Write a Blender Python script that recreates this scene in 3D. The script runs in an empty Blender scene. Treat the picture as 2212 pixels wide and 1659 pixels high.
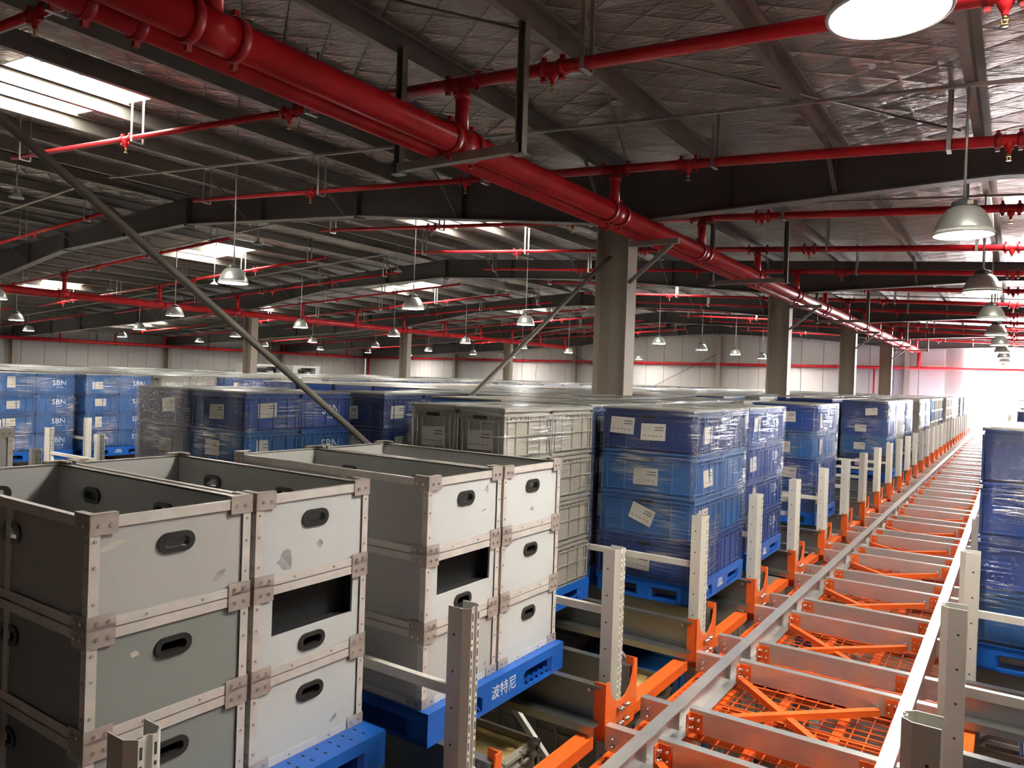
import bpy, math, random
from mathutils import Matrix, Vector
PI = math.pi
S = bpy.context.scene
COL = S.collection

# ---------------------------------------------------------------- camera
cam_d = bpy.data.cameras.new('camera')
cam_d.sensor_width = 36.0
cam_d.lens = 1622.74 * 36.0 / 2212.0
cam_d.clip_end = 300
cam_d.clip_start = 0.05
cam = bpy.data.objects.new('camera', cam_d)
COL.objects.link(cam)
yaw, pitch, roll = -0.590858, -0.0089197, 0.0347233
f = Vector((math.sin(yaw) * math.cos(pitch), math.cos(yaw) * math.cos(pitch), math.sin(pitch)))
r0 = Vector((math.cos(yaw), -math.sin(yaw), 0))
u0 = r0.cross(f)
r1 = math.cos(roll) * r0 + math.sin(roll) * u0
u1 = -math.sin(roll) * r0 + math.cos(roll) * u0
M = Matrix((r1, u1, -f)).transposed().to_4x4()
M.translation = Vector((0, 0, 4.0))
cam.matrix_world = M
S.camera = cam

# ---------------------------------------------------------------- world, exposure
w = bpy.data.worlds.new('world')
S.world = w
w.use_nodes = True
w.node_tree.nodes['Background'].inputs[0].default_value = (0.95, 0.98, 1.0, 1)
w.node_tree.nodes['Background'].inputs[1].default_value = 1.0
S.view_settings.view_transform = 'Standard'
S.view_settings.look = 'None'
S.view_settings.gamma = 1
S.view_settings.use_curve_mapping = False
S.view_settings.exposure = 1.82
S.cycles.max_bounces = 5
S.cycles.diffuse_bounces = 2
S.cycles.glossy_bounces = 2
S.cycles.transparent_max_bounces = 6
S.cycles.use_light_tree = False
S.cycles.caustics_reflective = False
S.cycles.caustics_refractive = False
LAMP_E = 58.0      # emission of the lamp lenses
SKY_E = 7.0       # emission of roof lights
DOOR_E = 17.0      # emission of the daylit door panes

# ---------------------------------------------------------------- materials
MATS = {}
def mat(name, col, rough=0.5, metal=0.0, noise=0.0, nscale=6.0, bump=0.0, bscale=30.0, emit=0.0, stretch=None, spec=0.5):
    m = bpy.data.materials.new(name)
    m.use_nodes = True
    nt = m.node_tree
    b = nt.nodes['Principled BSDF']
    b.inputs['Base Color'].default_value = (*col, 1)
    b.inputs['Roughness'].default_value = rough
    b.inputs['Metallic'].default_value = metal
    b.inputs['Specular IOR Level'].default_value = spec
    if emit:
        b.inputs['Emission Color'].default_value = (*col, 1)
        b.inputs['Emission Strength'].default_value = emit
    if noise or bump:
        tc = nt.nodes.new('ShaderNodeTexCoord')
        mp = nt.nodes.new('ShaderNodeMapping')
        nt.links.new(tc.outputs['Object'], mp.inputs[0])
        if stretch:
            mp.inputs['Scale'].default_value = stretch
    if noise:
        n = nt.nodes.new('ShaderNodeTexNoise')
        n.inputs['Scale'].default_value = nscale
        n.inputs['Detail'].default_value = 4
        nt.links.new(mp.outputs[0], n.inputs['Vector'])
        cr = nt.nodes.new('ShaderNodeValToRGB')
        cr.color_ramp.elements[0].position = 0.3
        cr.color_ramp.elements[1].position = 0.7
        cr.color_ramp.elements[0].color = (*[c * (1 - noise) for c in col], 1)
        cr.color_ramp.elements[1].color = (*[min(1, c * (1 + noise)) for c in col], 1)
        nt.links.new(n.outputs['Fac'], cr.inputs[0])
        nt.links.new(cr.outputs[0], b.inputs['Base Color'])
    if bump:
        n2 = nt.nodes.new('ShaderNodeTexNoise')
        n2.inputs['Scale'].default_value = bscale
        nt.links.new(mp.outputs[0], n2.inputs['Vector'])
        bp = nt.nodes.new('ShaderNodeBump')
        bp.inputs['Strength'].default_value = bump
        bp.inputs['Distance'].default_value = 0.02
        nt.links.new(n2.outputs['Fac'], bp.inputs['Height'])
        nt.links.new(bp.outputs[0], b.inputs['Normal'])
    MATS[name] = m
    return m

mat('red', (0.83, 0.026, 0.036), 0.30, noise=0.18, nscale=2.5)
mat('red_dark', (0.55, 0.02, 0.028), 0.4)
mat('orange', (1.0, 0.155, 0.022), 0.38, noise=0.08)
mat('galv', (0.66, 0.66, 0.645), 0.30, 0.72, noise=0.07, nscale=9, stretch=(1, 1, 4))
mat('strut_grey', (0.40, 0.37, 0.32), 0.5, 0.3, noise=0.1)
mat('galv_dark', (0.31, 0.31, 0.305), 0.34, 0.85, noise=0.10, nscale=5, stretch=(0.3, 1, 1))
mat('steel_bolt', (0.75, 0.75, 0.73), 0.25, 0.9)
mat('girder', (0.135, 0.128, 0.125), 0.55, noise=0.12, nscale=1.5)
mat('girder_flange', (0.27, 0.255, 0.245), 0.5, noise=0.1, nscale=1.5)
mat('purlin', (0.30, 0.275, 0.25), 0.45, 0.35, noise=0.12, nscale=2)
mat('column', (0.57, 0.49, 0.395), 0.5, noise=0.07, nscale=1.2)
mat('wall', (0.80, 0.765, 0.73), 0.55, noise=0.03, nscale=0.7)
mat('wall_joint', (0.42, 0.40, 0.38), 0.7)
mat('concrete', (0.22, 0.125, 0.10), 0.7, noise=0.2, nscale=0.8)
mat('brace_pole', (0.26, 0.235, 0.20), 0.5, 0.2, noise=0.1)
mat('white_paint', (0.80, 0.80, 0.76), 0.4)
mat('conduit', (0.55, 0.55, 0.53), 0.4, 0.4)
mat('black', (0.012, 0.012, 0.013), 0.45)
mat('black_rubber', (0.03, 0.03, 0.028), 0.35)
mat('void', (0.01, 0.01, 0.011), 0.8)
mat('blue', (0.016, 0.06, 0.27), 0.38, noise=0.18, nscale=2.2)
mat('blue_light', (0.02, 0.115, 0.33), 0.38, noise=0.16, nscale=2.2)
mat('blue_navy', (0.014, 0.036, 0.15), 0.4, noise=0.2, nscale=2.2)
mat('pallet_blue', (0.012, 0.12, 0.50), 0.36, noise=0.1)
mat('crate_grey', (0.40, 0.36, 0.295), 0.5, noise=0.12, nscale=3)
mat('lid', (0.30, 0.275, 0.235), 0.4, noise=0.12, nscale=2)
mat('lid_blue', (0.10, 0.16, 0.34), 0.4, noise=0.12, nscale=2)
mat('box_grey', (0.50, 0.485, 0.465), 0.5, noise=0.05, nscale=2, bump=0.04, bscale=60, stretch=(1, 1, 0.05))
mat('box_dark', (0.27, 0.285, 0.265), 0.5, noise=0.06, nscale=2)
mat('box_white', (0.59, 0.60, 0.595), 0.5, noise=0.05, nscale=2)
mat('alu', (0.74, 0.69, 0.64), 0.36, 0.25, noise=0.1, nscale=12)
mat('bracket', (0.50, 0.43, 0.385), 0.38, 0.3, noise=0.12, nscale=20)
mat('paper', (0.66, 0.60, 0.52), 0.8, noise=0.05, nscale=12)
mat('print_dark', (0.12, 0.11, 0.11), 0.8)
mat('print_white', (0.78, 0.80, 0.82), 0.6)
mat('print_pale', (0.78, 0.84, 0.9), 0.6)
mat('dirt', (0.34, 0.34, 0.34), 0.8, noise=0.3, nscale=20)
mat('lamp_shade', (0.72, 0.73, 0.69), 0.35, 0.55)
mat('lamp_cap', (0.10, 0.10, 0.10), 0.5)
mat('grain', (0.62, 0.44, 0.16), 0.9, noise=0.2, nscale=18, bump=0.3, bscale=90)
mat('tan', (0.46, 0.35, 0.22), 0.7, noise=0.1)
mat('brass', (0.55, 0.40, 0.16), 0.3, 0.8)
mat('lens', (1.0, 0.95, 0.87), 0.4, emit=LAMP_E)
mat('skylight', (1.0, 0.99, 0.90), 0.5, emit=SKY_E)
mat('daylight', (0.98, 0.99, 1.0), 0.5, emit=DOOR_E)
mat('tube_light', (0.95, 1.0, 0.92), 0.4, emit=12)
mat('sensor', (0.6, 0.6, 0.58), 0.5)

# rack post paint with punched holes (true see-through holes)
def post_material():
    m = bpy.data.materials.new('post_paint')
    m.use_nodes = True
    nt = m.node_tree
    b = nt.nodes['Principled BSDF']
    b.inputs['Base Color'].default_value = (0.74, 0.715, 0.63, 1)
    b.inputs['Roughness'].default_value = 0.42
    MATS['post'] = m
post_material()
mat('post_hole', (0.06, 0.055, 0.05), 0.7)

# roof foil: quilted, wrinkled aluminium-faced insulation under a wire net
def foil_material():
    m = bpy.data.materials.new('foil')
    m.use_nodes = True
    nt = m.node_tree
    L = nt.links.new
    b = nt.nodes['Principled BSDF']
    b.inputs['Metallic'].default_value = 0.82
    b.inputs['Roughness'].default_value = 0.26
    tc = nt.nodes.new('ShaderNodeTexCoord')
    # colour patches
    n0 = nt.nodes.new('ShaderNodeTexNoise'); n0.inputs['Scale'].default_value = 0.9; n0.inputs['Detail'].default_value = 3
    L(tc.outputs['Object'], n0.inputs['Vector'])
    cr = nt.nodes.new('ShaderNodeValToRGB')
    cr.color_ramp.elements[0].position = 0.3; cr.color_ramp.elements[0].color = (0.44, 0.40, 0.37, 1)
    cr.color_ramp.elements[1].position = 0.75; cr.color_ramp.elements[1].color = (0.76, 0.69, 0.64, 1)
    L(n0.outputs['Fac'], cr.inputs[0])
    # net wires: two diagonal line families
    def lines(ang, per):
        mp = nt.nodes.new('ShaderNodeMapping'); mp.inputs['Rotation'].default_value = (0, 0, ang)
        L(tc.outputs['Object'], mp.inputs[0])
        sx = nt.nodes.new('ShaderNodeSeparateXYZ'); L(mp.outputs[0], sx.inputs[0])
        md = nt.nodes.new('ShaderNodeMath'); md.operation = 'PINGPONG'; md.inputs[1].default_value = per
        L(sx.outputs['X'], md.inputs[0])
        return md
    a = lines(0.95, 0.20); c = lines(-0.95, 0.20)
    mn = nt.nodes.new('ShaderNodeMath'); mn.operation = 'MINIMUM'; L(a.outputs[0], mn.inputs[0]); L(c.outputs[0], mn.inputs[1])
    lt = nt.nodes.new('ShaderNodeMath'); lt.operation = 'LESS_THAN'; lt.inputs[1].default_value = 0.0035; L(mn.outputs[0], lt.inputs[0])
    mx = nt.nodes.new('ShaderNodeMixRGB'); mx.inputs['Color2'].default_value = (0.16, 0.145, 0.135, 1)
    L(lt.outputs[0], mx.inputs['Fac']); L(cr.outputs[0], mx.inputs['Color1'])
    L(mx.outputs[0], b.inputs['Base Color'])
    # relief: pillows between wires + wrinkles
    n1 = nt.nodes.new('ShaderNodeTexNoise'); n1.inputs['Scale'].default_value = 7.5; n1.inputs['Detail'].default_value = 5
    n1.inputs['Distortion'].default_value = 1.6
    mp1 = nt.nodes.new('ShaderNodeMapping'); mp1.inputs['Scale'].default_value = (0.55, 1.8, 1)
    L(tc.outputs['Object'], mp1.inputs[0]); L(mp1.outputs[0], n1.inputs['Vector'])
    ad = nt.nodes.new('ShaderNodeMath'); ad.operation = 'MULTIPLY_ADD'; ad.inputs[1].default_value = 0.55
    L(n1.outputs['Fac'], ad.inputs[0])
    sq = nt.nodes.new('ShaderNodeMath'); sq.operation = 'POWER'; sq.inputs[1].default_value = 0.5; L(mn.outputs[0], sq.inputs[0])
    L(sq.outputs[0], ad.inputs[2])
    bp = nt.nodes.new('ShaderNodeBump'); bp.inputs['Strength'].default_value = 1.0; bp.inputs['Distance'].default_value = 0.12
    L(ad.outputs[0], bp.inputs['Height']); L(bp.outputs[0], b.inputs['Normal'])
    MATS['foil'] = m
foil_material()

# stretch film: mostly clear, with pulled streaks that catch the light
def film_material(name, lo, hi, dif):
    m = bpy.data.materials.new(name)
    m.use_nodes = True
    nt = m.node_tree
    L = nt.links.new
    nt.nodes.remove(nt.nodes['Principled BSDF'])
    out = nt.nodes['Material Output']
    tc = nt.nodes.new('ShaderNodeTexCoord')
    mp = nt.nodes.new('ShaderNodeMapping'); mp.inputs['Scale'].default_value = (2.0, 2.0, 52); mp.inputs['Rotation'].default_value = (0.07, 0.09, 0)
    L(tc.outputs['Object'], mp.inputs[0])
    n = nt.nodes.new('ShaderNodeTexNoise'); n.inputs['Scale'].default_value = 1.6; n.inputs['Detail'].default_value = 4; n.inputs['Distortion'].default_value = 0.6
    L(mp.outputs[0], n.inputs['Vector'])
    big = nt.nodes.new('ShaderNodeTexNoise'); big.inputs['Scale'].default_value = 2.2
    L(tc.outputs['Object'], big.inputs['Vector'])
    mul = nt.nodes.new('ShaderNodeMath'); mul.operation = 'MULTIPLY'
    L(n.outputs['Fac'], mul.inputs[0]); L(big.outputs['Fac'], mul.inputs[1])
    cr = nt.nodes.new('ShaderNodeValToRGB')
    e = cr.color_ramp.elements
    e[0].position = 0.30; e[0].color = (lo, lo, lo, 1)
    e[1].position = 0.44; e[1].color = (hi, hi, hi, 1)
    L(mul.outputs[0], cr.inputs[0])
    bp = nt.nodes.new('ShaderNodeBump'); bp.inputs['Strength'].default_value = 0.5; bp.inputs['Distance'].default_value = 0.03
    L(n.outputs['Fac'], bp.inputs['Height'])
    tr = nt.nodes.new('ShaderNodeBsdfTransparent'); tr.inputs[0].default_value = (0.93, 0.95, 0.96, 1)
    gl = nt.nodes.new('ShaderNodeBsdfGlossy'); gl.inputs['Roughness'].default_value = 0.12; gl.inputs[0].default_value = (0.9, 0.92, 0.95, 1)
    L(bp.outputs[0], gl.inputs['Normal'])
    df = nt.nodes.new('ShaderNodeBsdfDiffuse'); df.inputs[0].default_value = (0.75, 0.76, 0.78, 1)
    ms = nt.nodes.new('ShaderNodeMixShader'); ms.inputs[0].default_value = dif
    L(gl.outputs[0], ms.inputs[1]); L(df.outputs[0], ms.inputs[2])
    mx = nt.nodes.new('ShaderNodeMixShader')
    L(cr.outputs[0], mx.inputs[0]); L(tr.outputs[0], mx.inputs[1]); L(ms.outputs[0], mx.inputs[2])
    L(mx.outputs[0], out.inputs['Surface'])
    MATS[name] = m
film_material('film', 0.07, 0.9, 0.22)
film_material('film_reflect_haze', 0.42, 0.9, 0.6)  # whiter copy: grazing reflection painted in as diffuse haze

# ---------------------------------------------------------------- mesh helpers
class MB:
    def __init__(s):
        s.v = []; s.f = []; s.sm = []; s.mi = []; s.cur = 0
    def _add(s, vs, fs, smooth=False):
        o = len(s.v)
        s.v.extend(vs)
        for q in fs:
            s.f.append(tuple(i + o for i in q)); s.sm.append(smooth); s.mi.append(s.cur)
        return s
    def box(s, x0, x1, y0, y1, z0, z1):
        vs = [(x0, y0, z0), (x1, y0, z0), (x1, y1, z0), (x0, y1, z0), (x0, y0, z1), (x1, y0, z1), (x1, y1, z1), (x0, y1, z1)]
        return s._add(vs, [(0, 3, 2, 1), (4, 5, 6, 7), (0, 1, 5, 4), (1, 2, 6, 5), (2, 3, 7, 6), (3, 0, 4, 7)])
    def cbox(s, c, d):
        return s.box(c[0] - d[0] / 2, c[0] + d[0] / 2, c[1] - d[1] / 2, c[1] + d[1] / 2, c[2] - d[2] / 2, c[2] + d[2] / 2)
    def frame_axes(s, p0, p1):
        a = Vector(p1) - Vector(p0); L = a.length; a.normalize()
        up = Vector((0, 0, 1)) if abs(a.z) < 0.95 else Vector((0, 1, 0))
        b = a.cross(up).normalized(); c = b.cross(a).normalized()
        return a, b, c, L
    def bar(s, p0, p1, wd, ht):
        a, b, c, L = s.frame_axes(p0, p1)
        p0 = Vector(p0); p1 = Vector(p1); vs = []
        for p in (p0, p1):
            for i, j in ((-1, -1), (1, -1), (1, 1), (-1, 1)):
                vs.append(tuple(p + b * (i * wd / 2) + c * (j * ht / 2)))
        return s._add(vs, [(3, 2, 1, 0), (4, 5, 6, 7), (0, 1, 5, 4), (1, 2, 6, 5), (2, 3, 7, 6), (3, 0, 4, 7)])
    def cyl(s, p0, p1, r, n=12, r2=None, caps=True):
        a, b, c, L = s.frame_axes(p0, p1)
        p0 = Vector(p0); p1 = Vector(p1); r2 = r if r2 is None else r2
        vs = []
        for p, rr in ((p0, r), (p1, r2)):
            for i in range(n):
                t = 2 * PI * i / n
                vs.append(tuple(p + b * (rr * math.cos(t)) + c * (rr * math.sin(t))))
        o = len(s.v)
        s._add(vs, [(i, i + n, (i + 1) % n + n, (i + 1) % n) for i in range(n)], True)
        if caps:
            s.f.append(tuple(o + i for i in range(n))); s.sm.append(False); s.mi.append(s.cur)
            s.f.append(tuple(o + n + i for i in reversed(range(n)))); s.sm.append(False); s.mi.append(s.cur)
        return s
    def lathe(s, prof, n=24, c=(0, 0, 0)):
        vs = []
        for r, z in prof:
            for i in range(n):
                t = 2 * PI * i / n
                vs.append((c[0] + r * math.cos(t), c[1] + r * math.sin(t), c[2] + z))
        fs = []
        for k in range(len(prof) - 1):
            for i in range(n):
                j = (i + 1) % n
                fs.append((k * n + i, k * n + j, (k + 1) * n + j, (k + 1) * n + i))
        return s._add(vs, fs, True)
    def prism(s, poly, axis, a, b):
        n = len(poly)
        def P(p, t):
            if axis == 'x': return (t, p[0], p[1])
            if axis == 'y': return (p[0], t, p[1])
            return (p[0], p[1], t)
        vs = [P(p, a) for p in poly] + [P(p, b) for p in poly]
        fs = [tuple(range(n)), tuple(reversed(range(n, 2 * n)))]
        for i in range(n):
            j = (i + 1) % n
            fs.append((i, i + n, j + n, j))
        return s._add(vs, fs)
    def profile(s, path, th, axis, a, b):
        """open polyline profile of sheet thickness th, extruded along axis"""
        L = []; R = []
        n = len(path)
        for i in range(n):
            p = Vector(path[i]); d0 = None; d1 = None
            if i > 0: d0 = (p - Vector(path[i - 1])).normalized()
            if i < n - 1: d1 = (Vector(path[i + 1]) - p).normalized()
            if d0 is None: d0 = d1
            if d1 is None: d1 = d0
            n0 = Vector((-d0.y, d0.x)); n1 = Vector((-d1.y, d1.x))
            m = (n0 + n1)
            m = m / max(0.3, m.length_squared / 2) if m.length > 1e-6 else n0
            L.append(tuple(p + m * th / 2)); R.append(tuple(p - m * th / 2))
        for i in range(n - 1):
            s.prism([L[i], L[i + 1], R[i + 1], R[i]], axis, a, b)
        return s
    def quad(s, a, b, c, d):
        return s._add([a, b, c, d], [(0, 1, 2, 3)])
    def mesh(s, name, *mats):
        me = bpy.data.meshes.new(name)
        me.from_pydata(s.v, [], s.f)
        me.polygons.foreach_set('use_smooth', s.sm)
        if any(s.mi): me.polygons.foreach_set('material_index', s.mi)
        for m in mats: me.materials.append(MATS[m] if isinstance(m, str) else m)
        me.update()
        return me
    def build(s, name, m, parent=None, loc=(0, 0, 0), rot=(0, 0, 0)):
        ms = m if isinstance(m, (list, tuple)) else [m]
        return put(name, s.mesh(name, *ms), parent, loc, rot)

def put(name, me, parent=None, loc=(0, 0, 0), rot=(0, 0, 0)):
    o = bpy.data.objects.new(name, me)
    COL.objects.link(o)
    o.parent = parent
    o.location = loc
    o.rotation_euler = rot
    return o
def tag(o, label=None, cat=None, group=None, kind=None):
    if label: o['label'] = label
    if cat: o['category'] = cat
    if group: o['group'] = group
    if kind: o['kind'] = kind
    return o
def thing(name, label, cat, loc=(0, 0, 0), rotz=0, group=None):
    o = put(name, None, None, loc, (0, 0, rotz))
    o.empty_display_size = 0.1
    return tag(o, label, cat, group)
def struct(name, me=None, label=None):
    o = put(name, me)
    return tag(o, label, None, None, 'structure')
ORD = ['first', 'second', 'third', 'fourth', 'fifth', 'sixth', 'seventh', 'eighth', 'ninth', 'tenth', 'eleventh', 'twelfth', 'thirteenth', 'fourteenth',
       'fifteenth', 'sixteenth', 'seventeenth', 'eighteenth', 'nineteenth', 'twentieth', 'twenty-first', 'twenty-second', 'twenty-third', 'twenty-fourth',
       'twenty-fifth', 'twenty-sixth', 'twenty-seventh', 'twenty-eighth', 'twenty-ninth', 'thirtieth', 'thirty-first', 'thirty-second', 'thirty-third', 'thirty-fourth', 'thirty-fifth']
MI = M.inverted()
def in_frame(p):
    q = MI @ Vector(p)
    if q.z > -0.2: return False
    return abs(q.x / -q.z) < 1106 / 1622.74 and abs(q.y / -q.z) < 829.5 / 1622.74
class Seq:
    """counts the members of a row in the order they come into the picture"""
    def __init__(s): s.n = s.h = 0
    def __call__(s, pts, tail=' from the camera'):
        if any(in_frame(p) for p in pts):
            s.n += 1; return ORD[s.n - 1] + tail
        s.h += 1; return 'unseen ' + ORD[s.h - 1] + tail
def text_mesh(body, size, m):
    cu = bpy.data.curves.new('lettering', 'FONT')
    cu.body = body; cu.size = size; cu.extrude = 0.0006; cu.align_x = 'CENTER'; cu.align_y = 'CENTER'
    cu.resolution_u = 2
    ob = bpy.data.objects.new('lettering', cu)
    COL.objects.link(ob)
    dg = bpy.context.evaluated_depsgraph_get()
    me = bpy.data.meshes.new_from_object(ob.evaluated_get(dg))
    bpy.data.objects.remove(ob); bpy.data.curves.remove(cu)
    me.materials.clear(); me.materials.append(MATS[m])
    return me

# ---------------------------------------------------------------- layout constants (metres, floor at z = 0)
XL, XR, YF, YB = -45.5, 15.0, -26.25, 45.6
RIDGE = -15.2
def ztop(x): return 7.68 - 0.062 * abs(x + 15.2)          # top of roof girders
def zfoil(x): return ztop(x) + 0.21
GY = [0.75 + 9 * j for j in range(-1, 5)]                  # girder lines
P = 1.385                                                  # lane pitch
def yk(k): return 2.46 + P * k                             # rack frame lines
XA, XB = -4.81, -25.0

# ---------------------------------------------------------------- setting: floor, walls, roof
fl = struct('floor', MB().box(XL - 1, XR + 1, YF - 1, YB + 1, -0.2, 0).mesh('floor', 'concrete'))

def panel_wall(name, along, a0, a1, c, thick, top, skip=None, pw=1.2):
    o = struct(name)
    n = int(round((a1 - a0) / pw)); st = (a1 - a0) / n
    me_cache = {}
    for i in range(n):
        p0 = a0 + i * st; p1 = p0 + st
        zt = max(top(p0), top(p1)) if callable(top) else top
        zb = 0
        if skip and p1 > skip[0] and p0 < skip[1]:
            zb = skip[2]
        m = MB()
        g = 0.012
        if along == 'x':
            m.prism([(g, 0), (st - g, 0), (st - g, (top(p1) if callable(top) else zt) - zb), (g, (top(p0) if callable(top) else zt) - zb)], 'y', 0, thick)
            # two shallow ribs pressed into the sheet
            for q in (0.33, 0.66): m.box(st * q - 0.012, st * q + 0.012, -0.006, 0.0, 0, zt - zb - 0.15)
            put('wall_panel', m.mesh('wall_panel', 'wall'), o, (p0, c, zb))
        else:
            if 'b' not in me_cache:
                m.box(0, thick, g, st - g, 0, zt)
                for q in (0.33, 0.66): m.box(thick, thick + 0.006, st * q - 0.012, st * q + 0.012, 0, zt - 0.1)
                me_cache['b'] = m.mesh('wall_panel', 'wall')
            put('wall_panel', me_cache['b'], o, (c, p0, 0))
    # dark backing seen in the joints
    return o
DOOR = (-2.1, 3.9, 6.56)
wb = panel_wall('wall_back', 'x', XL, XR, YB, 0.1, lambda x: zfoil(x) + 0.05, DOOR)
MB().box(XL, DOOR[0], YB + 0.1, YB + 0.14, 0, 8.2).box(DOOR[1], XR, YB + 0.1, YB + 0.14, 0, 8.2).box(DOOR[0], DOOR[1], YB + 0.1, YB + 0.14, 6.6, 8.2).build('joint_backing', 'wall_joint', wb)
wl = panel_wall('wall_left', 'y', YF, YB, XL - 0.1, 0.1, zfoil(XL) + 0.05)
MB().box(XL - 0.15, XL - 0.11, YF, YB, 0, 6.2).build('joint_backing', 'wall_joint', wl)
struct('wall_right', MB().box(XR, XR + 0.15, YF, YB, 0, 6.2).mesh('wall_right', 'wall'))
struct('wall_front', MB().box(XL, XR, YF - 0.15, YF, 0, 8.2).mesh('wall_front', 'wall'))

# door: tall daylit opening at the end of the aisle
d1 = struct('door_1', None)
m = MB()
for x in (DOOR[0], -1.17, 0.6, 2.3, DOOR[1]): m.box(x - 0.02, x + 0.02, YB - 0.03, YB + 0.02, 0, DOOR[2])
for z in (1.6, 3.25, DOOR[2]): m.box(DOOR[0], DOOR[1], YB - 0.03, YB + 0.02, z - 0.015, z + 0.015)
m.build('door_frame', 'white_paint', d1)
xs = (DOOR[0], -1.17, 0.6, 2.3, DOOR[1]); zs = (0, 1.6, 3.25, DOOR[2])
for i in range(4):
    for j in range(3):
        MB().quad((xs[i] + 0.02, YB + 0.03, zs[j] + 0.015), (xs[i + 1] - 0.02, YB + 0.03, zs[j] + 0.015), (xs[i + 1] - 0.02, YB + 0.03, zs[j + 1] - 0.015), (xs[i] + 0.02, YB + 0.03, zs[j + 1] - 0.015)).build('pane', 'daylight', d1)
# bright transom light beside the door (lower window)
d2 = struct('window_20', None)
MB().quad((-3.35, YB - 0.03, 2.0), (-2.2, YB - 0.03, 2.0), (-2.2, YB - 0.03, 3.35), (-3.35, YB - 0.03, 3.35)).build('pane', 'daylight', d2)
MB().box(-3.4, -2.15, YB - 0.035, YB - 0.01, 3.35, 3.42).build('window_frame', 'white_paint', d2)

# skylights and foil
SKX = [(-11.75, -8.95), (-21.4, -18.7), (-31.7, -28.9), (-41.4, -38.6), (-0.25, 2.4), (9.0, 11.8)]
SKY_ = [(y + 3.6, y + 4.95) for y in GY]      # one row per bay
SKY_[1] = (4.1, 5.6)
ce = struct('ceiling')
def foil_sheet(x0, x1, y0, y1):
    nx = 1; m = MB()
    m.quad((x0, y0, zfoil(x0)), (x1, y0, zfoil(x1)), (x1, y1, zfoil(x1)), (x0, y1, zfoil(x0)))
    m.quad((x0, y0, zfoil(x0) + 0.06), (x0, y1, zfoil(x0) + 0.06), (x1, y1, zfoil(x1) + 0.06), (x1, y0, zfoil(x1) + 0.06))
    m.build('foil_sheet', 'foil', ce)
def xsegs(lo, hi):
    e = sorted(set([lo, RIDGE, hi] + [x for a, b in SKX for x in (a, b)]))
    return [(e[i], e[i + 1]) for i in range(len(e) - 1)]
GYE = GY + [YB]
foil_sheet(XL, RIDGE, YF, GY[0]); foil_sheet(RIDGE, XR, YF, GY[0])
for b in range(len(GYE) - 1):
    y0, y1 = GYE[b], GYE[b + 1]
    s0, s1 = SKY_[b]
    for (x0, x1) in ((XL, RIDGE), (RIDGE, XR)):
        foil_sheet(x0, x1, y0, s0)
        foil_sheet(x0, x1, s1, y1)
    for (x0, x1) in xsegs(XL, XR):
        if b == 0 or not any(abs(a - x0) < 1e-6 for a, b_ in SKX):
            foil_sheet(x0, x1, s0, s1)
MB().box(XL - 1, XR + 1, YF - 1, YB + 1, 8.3, 8.35).build('roof_sheet', 'girder', ce)
wn = 0
for b in range(len(GYE) - 1):
    s0, s1 = SKY_[b]
    for (a, c) in SKX:
        if b == 0: continue
        wn += 1
        o = struct('window_%d' % (wn + 20 if wn >= 20 else wn), None)
        za, zc = zfoil(a), zfoil(c)
        h = 0.30
        m = MB()
        m.quad((a, s0, za + h), (c, s0, zc + h), (c, s1, zc + h), (a, s1, za + h))
        m.build('pane', 'skylight', o)
        m = MB()
        t = 0.02
        m.prism([(a, za), (c, zc), (c, zc + h), (a, za + h)], 'y', s0 - t, s0)
        m.prism([(a, za), (c, zc), (c, zc + h), (a, za + h)], 'y', s1, s1 + t)
        m.box(a - t, a, s0 - t, s1 + t, za, za + h)
        m.box(c, c + t, s0 - t, s1 + t, zc, zc + h)
        m.build('curb', 'white_paint', o)
        for q in (0.34, 0.67):
            yy = s0 + (s1 - s0) * q; m = MB(); m.prism([(a, za + h - 0.05), (c, zc + h - 0.05), (c, zc + h - 0.005), (a, za + h - 0.005)], 'y', yy - 0.03, yy + 0.03); m.build('glazing_bar', 'white_paint', o)
# purlins (Z sections along the building)
US = [0.5, 2.0, 3.45, 4.85, 6.25, 7.5, 8.75, 10.2, 11.7, 13.3, 14.8]
while US[-1] < 29.0: US.append(US[-1] + 1.5)
for sgn in (1, -1):
    for u_ in US:
        x = RIDGE + sgn * u_
        z = ztop(x)
        MB().profile([(x - 0.07 * sgn, z + 0.03), (x - 0.07 * sgn, z + 0.005), (x, z + 0.005), (x, z + 0.2), (x + 0.07 * sgn, z + 0.2), (x + 0.07 * sgn, z + 0.175)], 0.006, 'y', YF, YB).build('purlin', 'purlin', ce)

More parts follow.
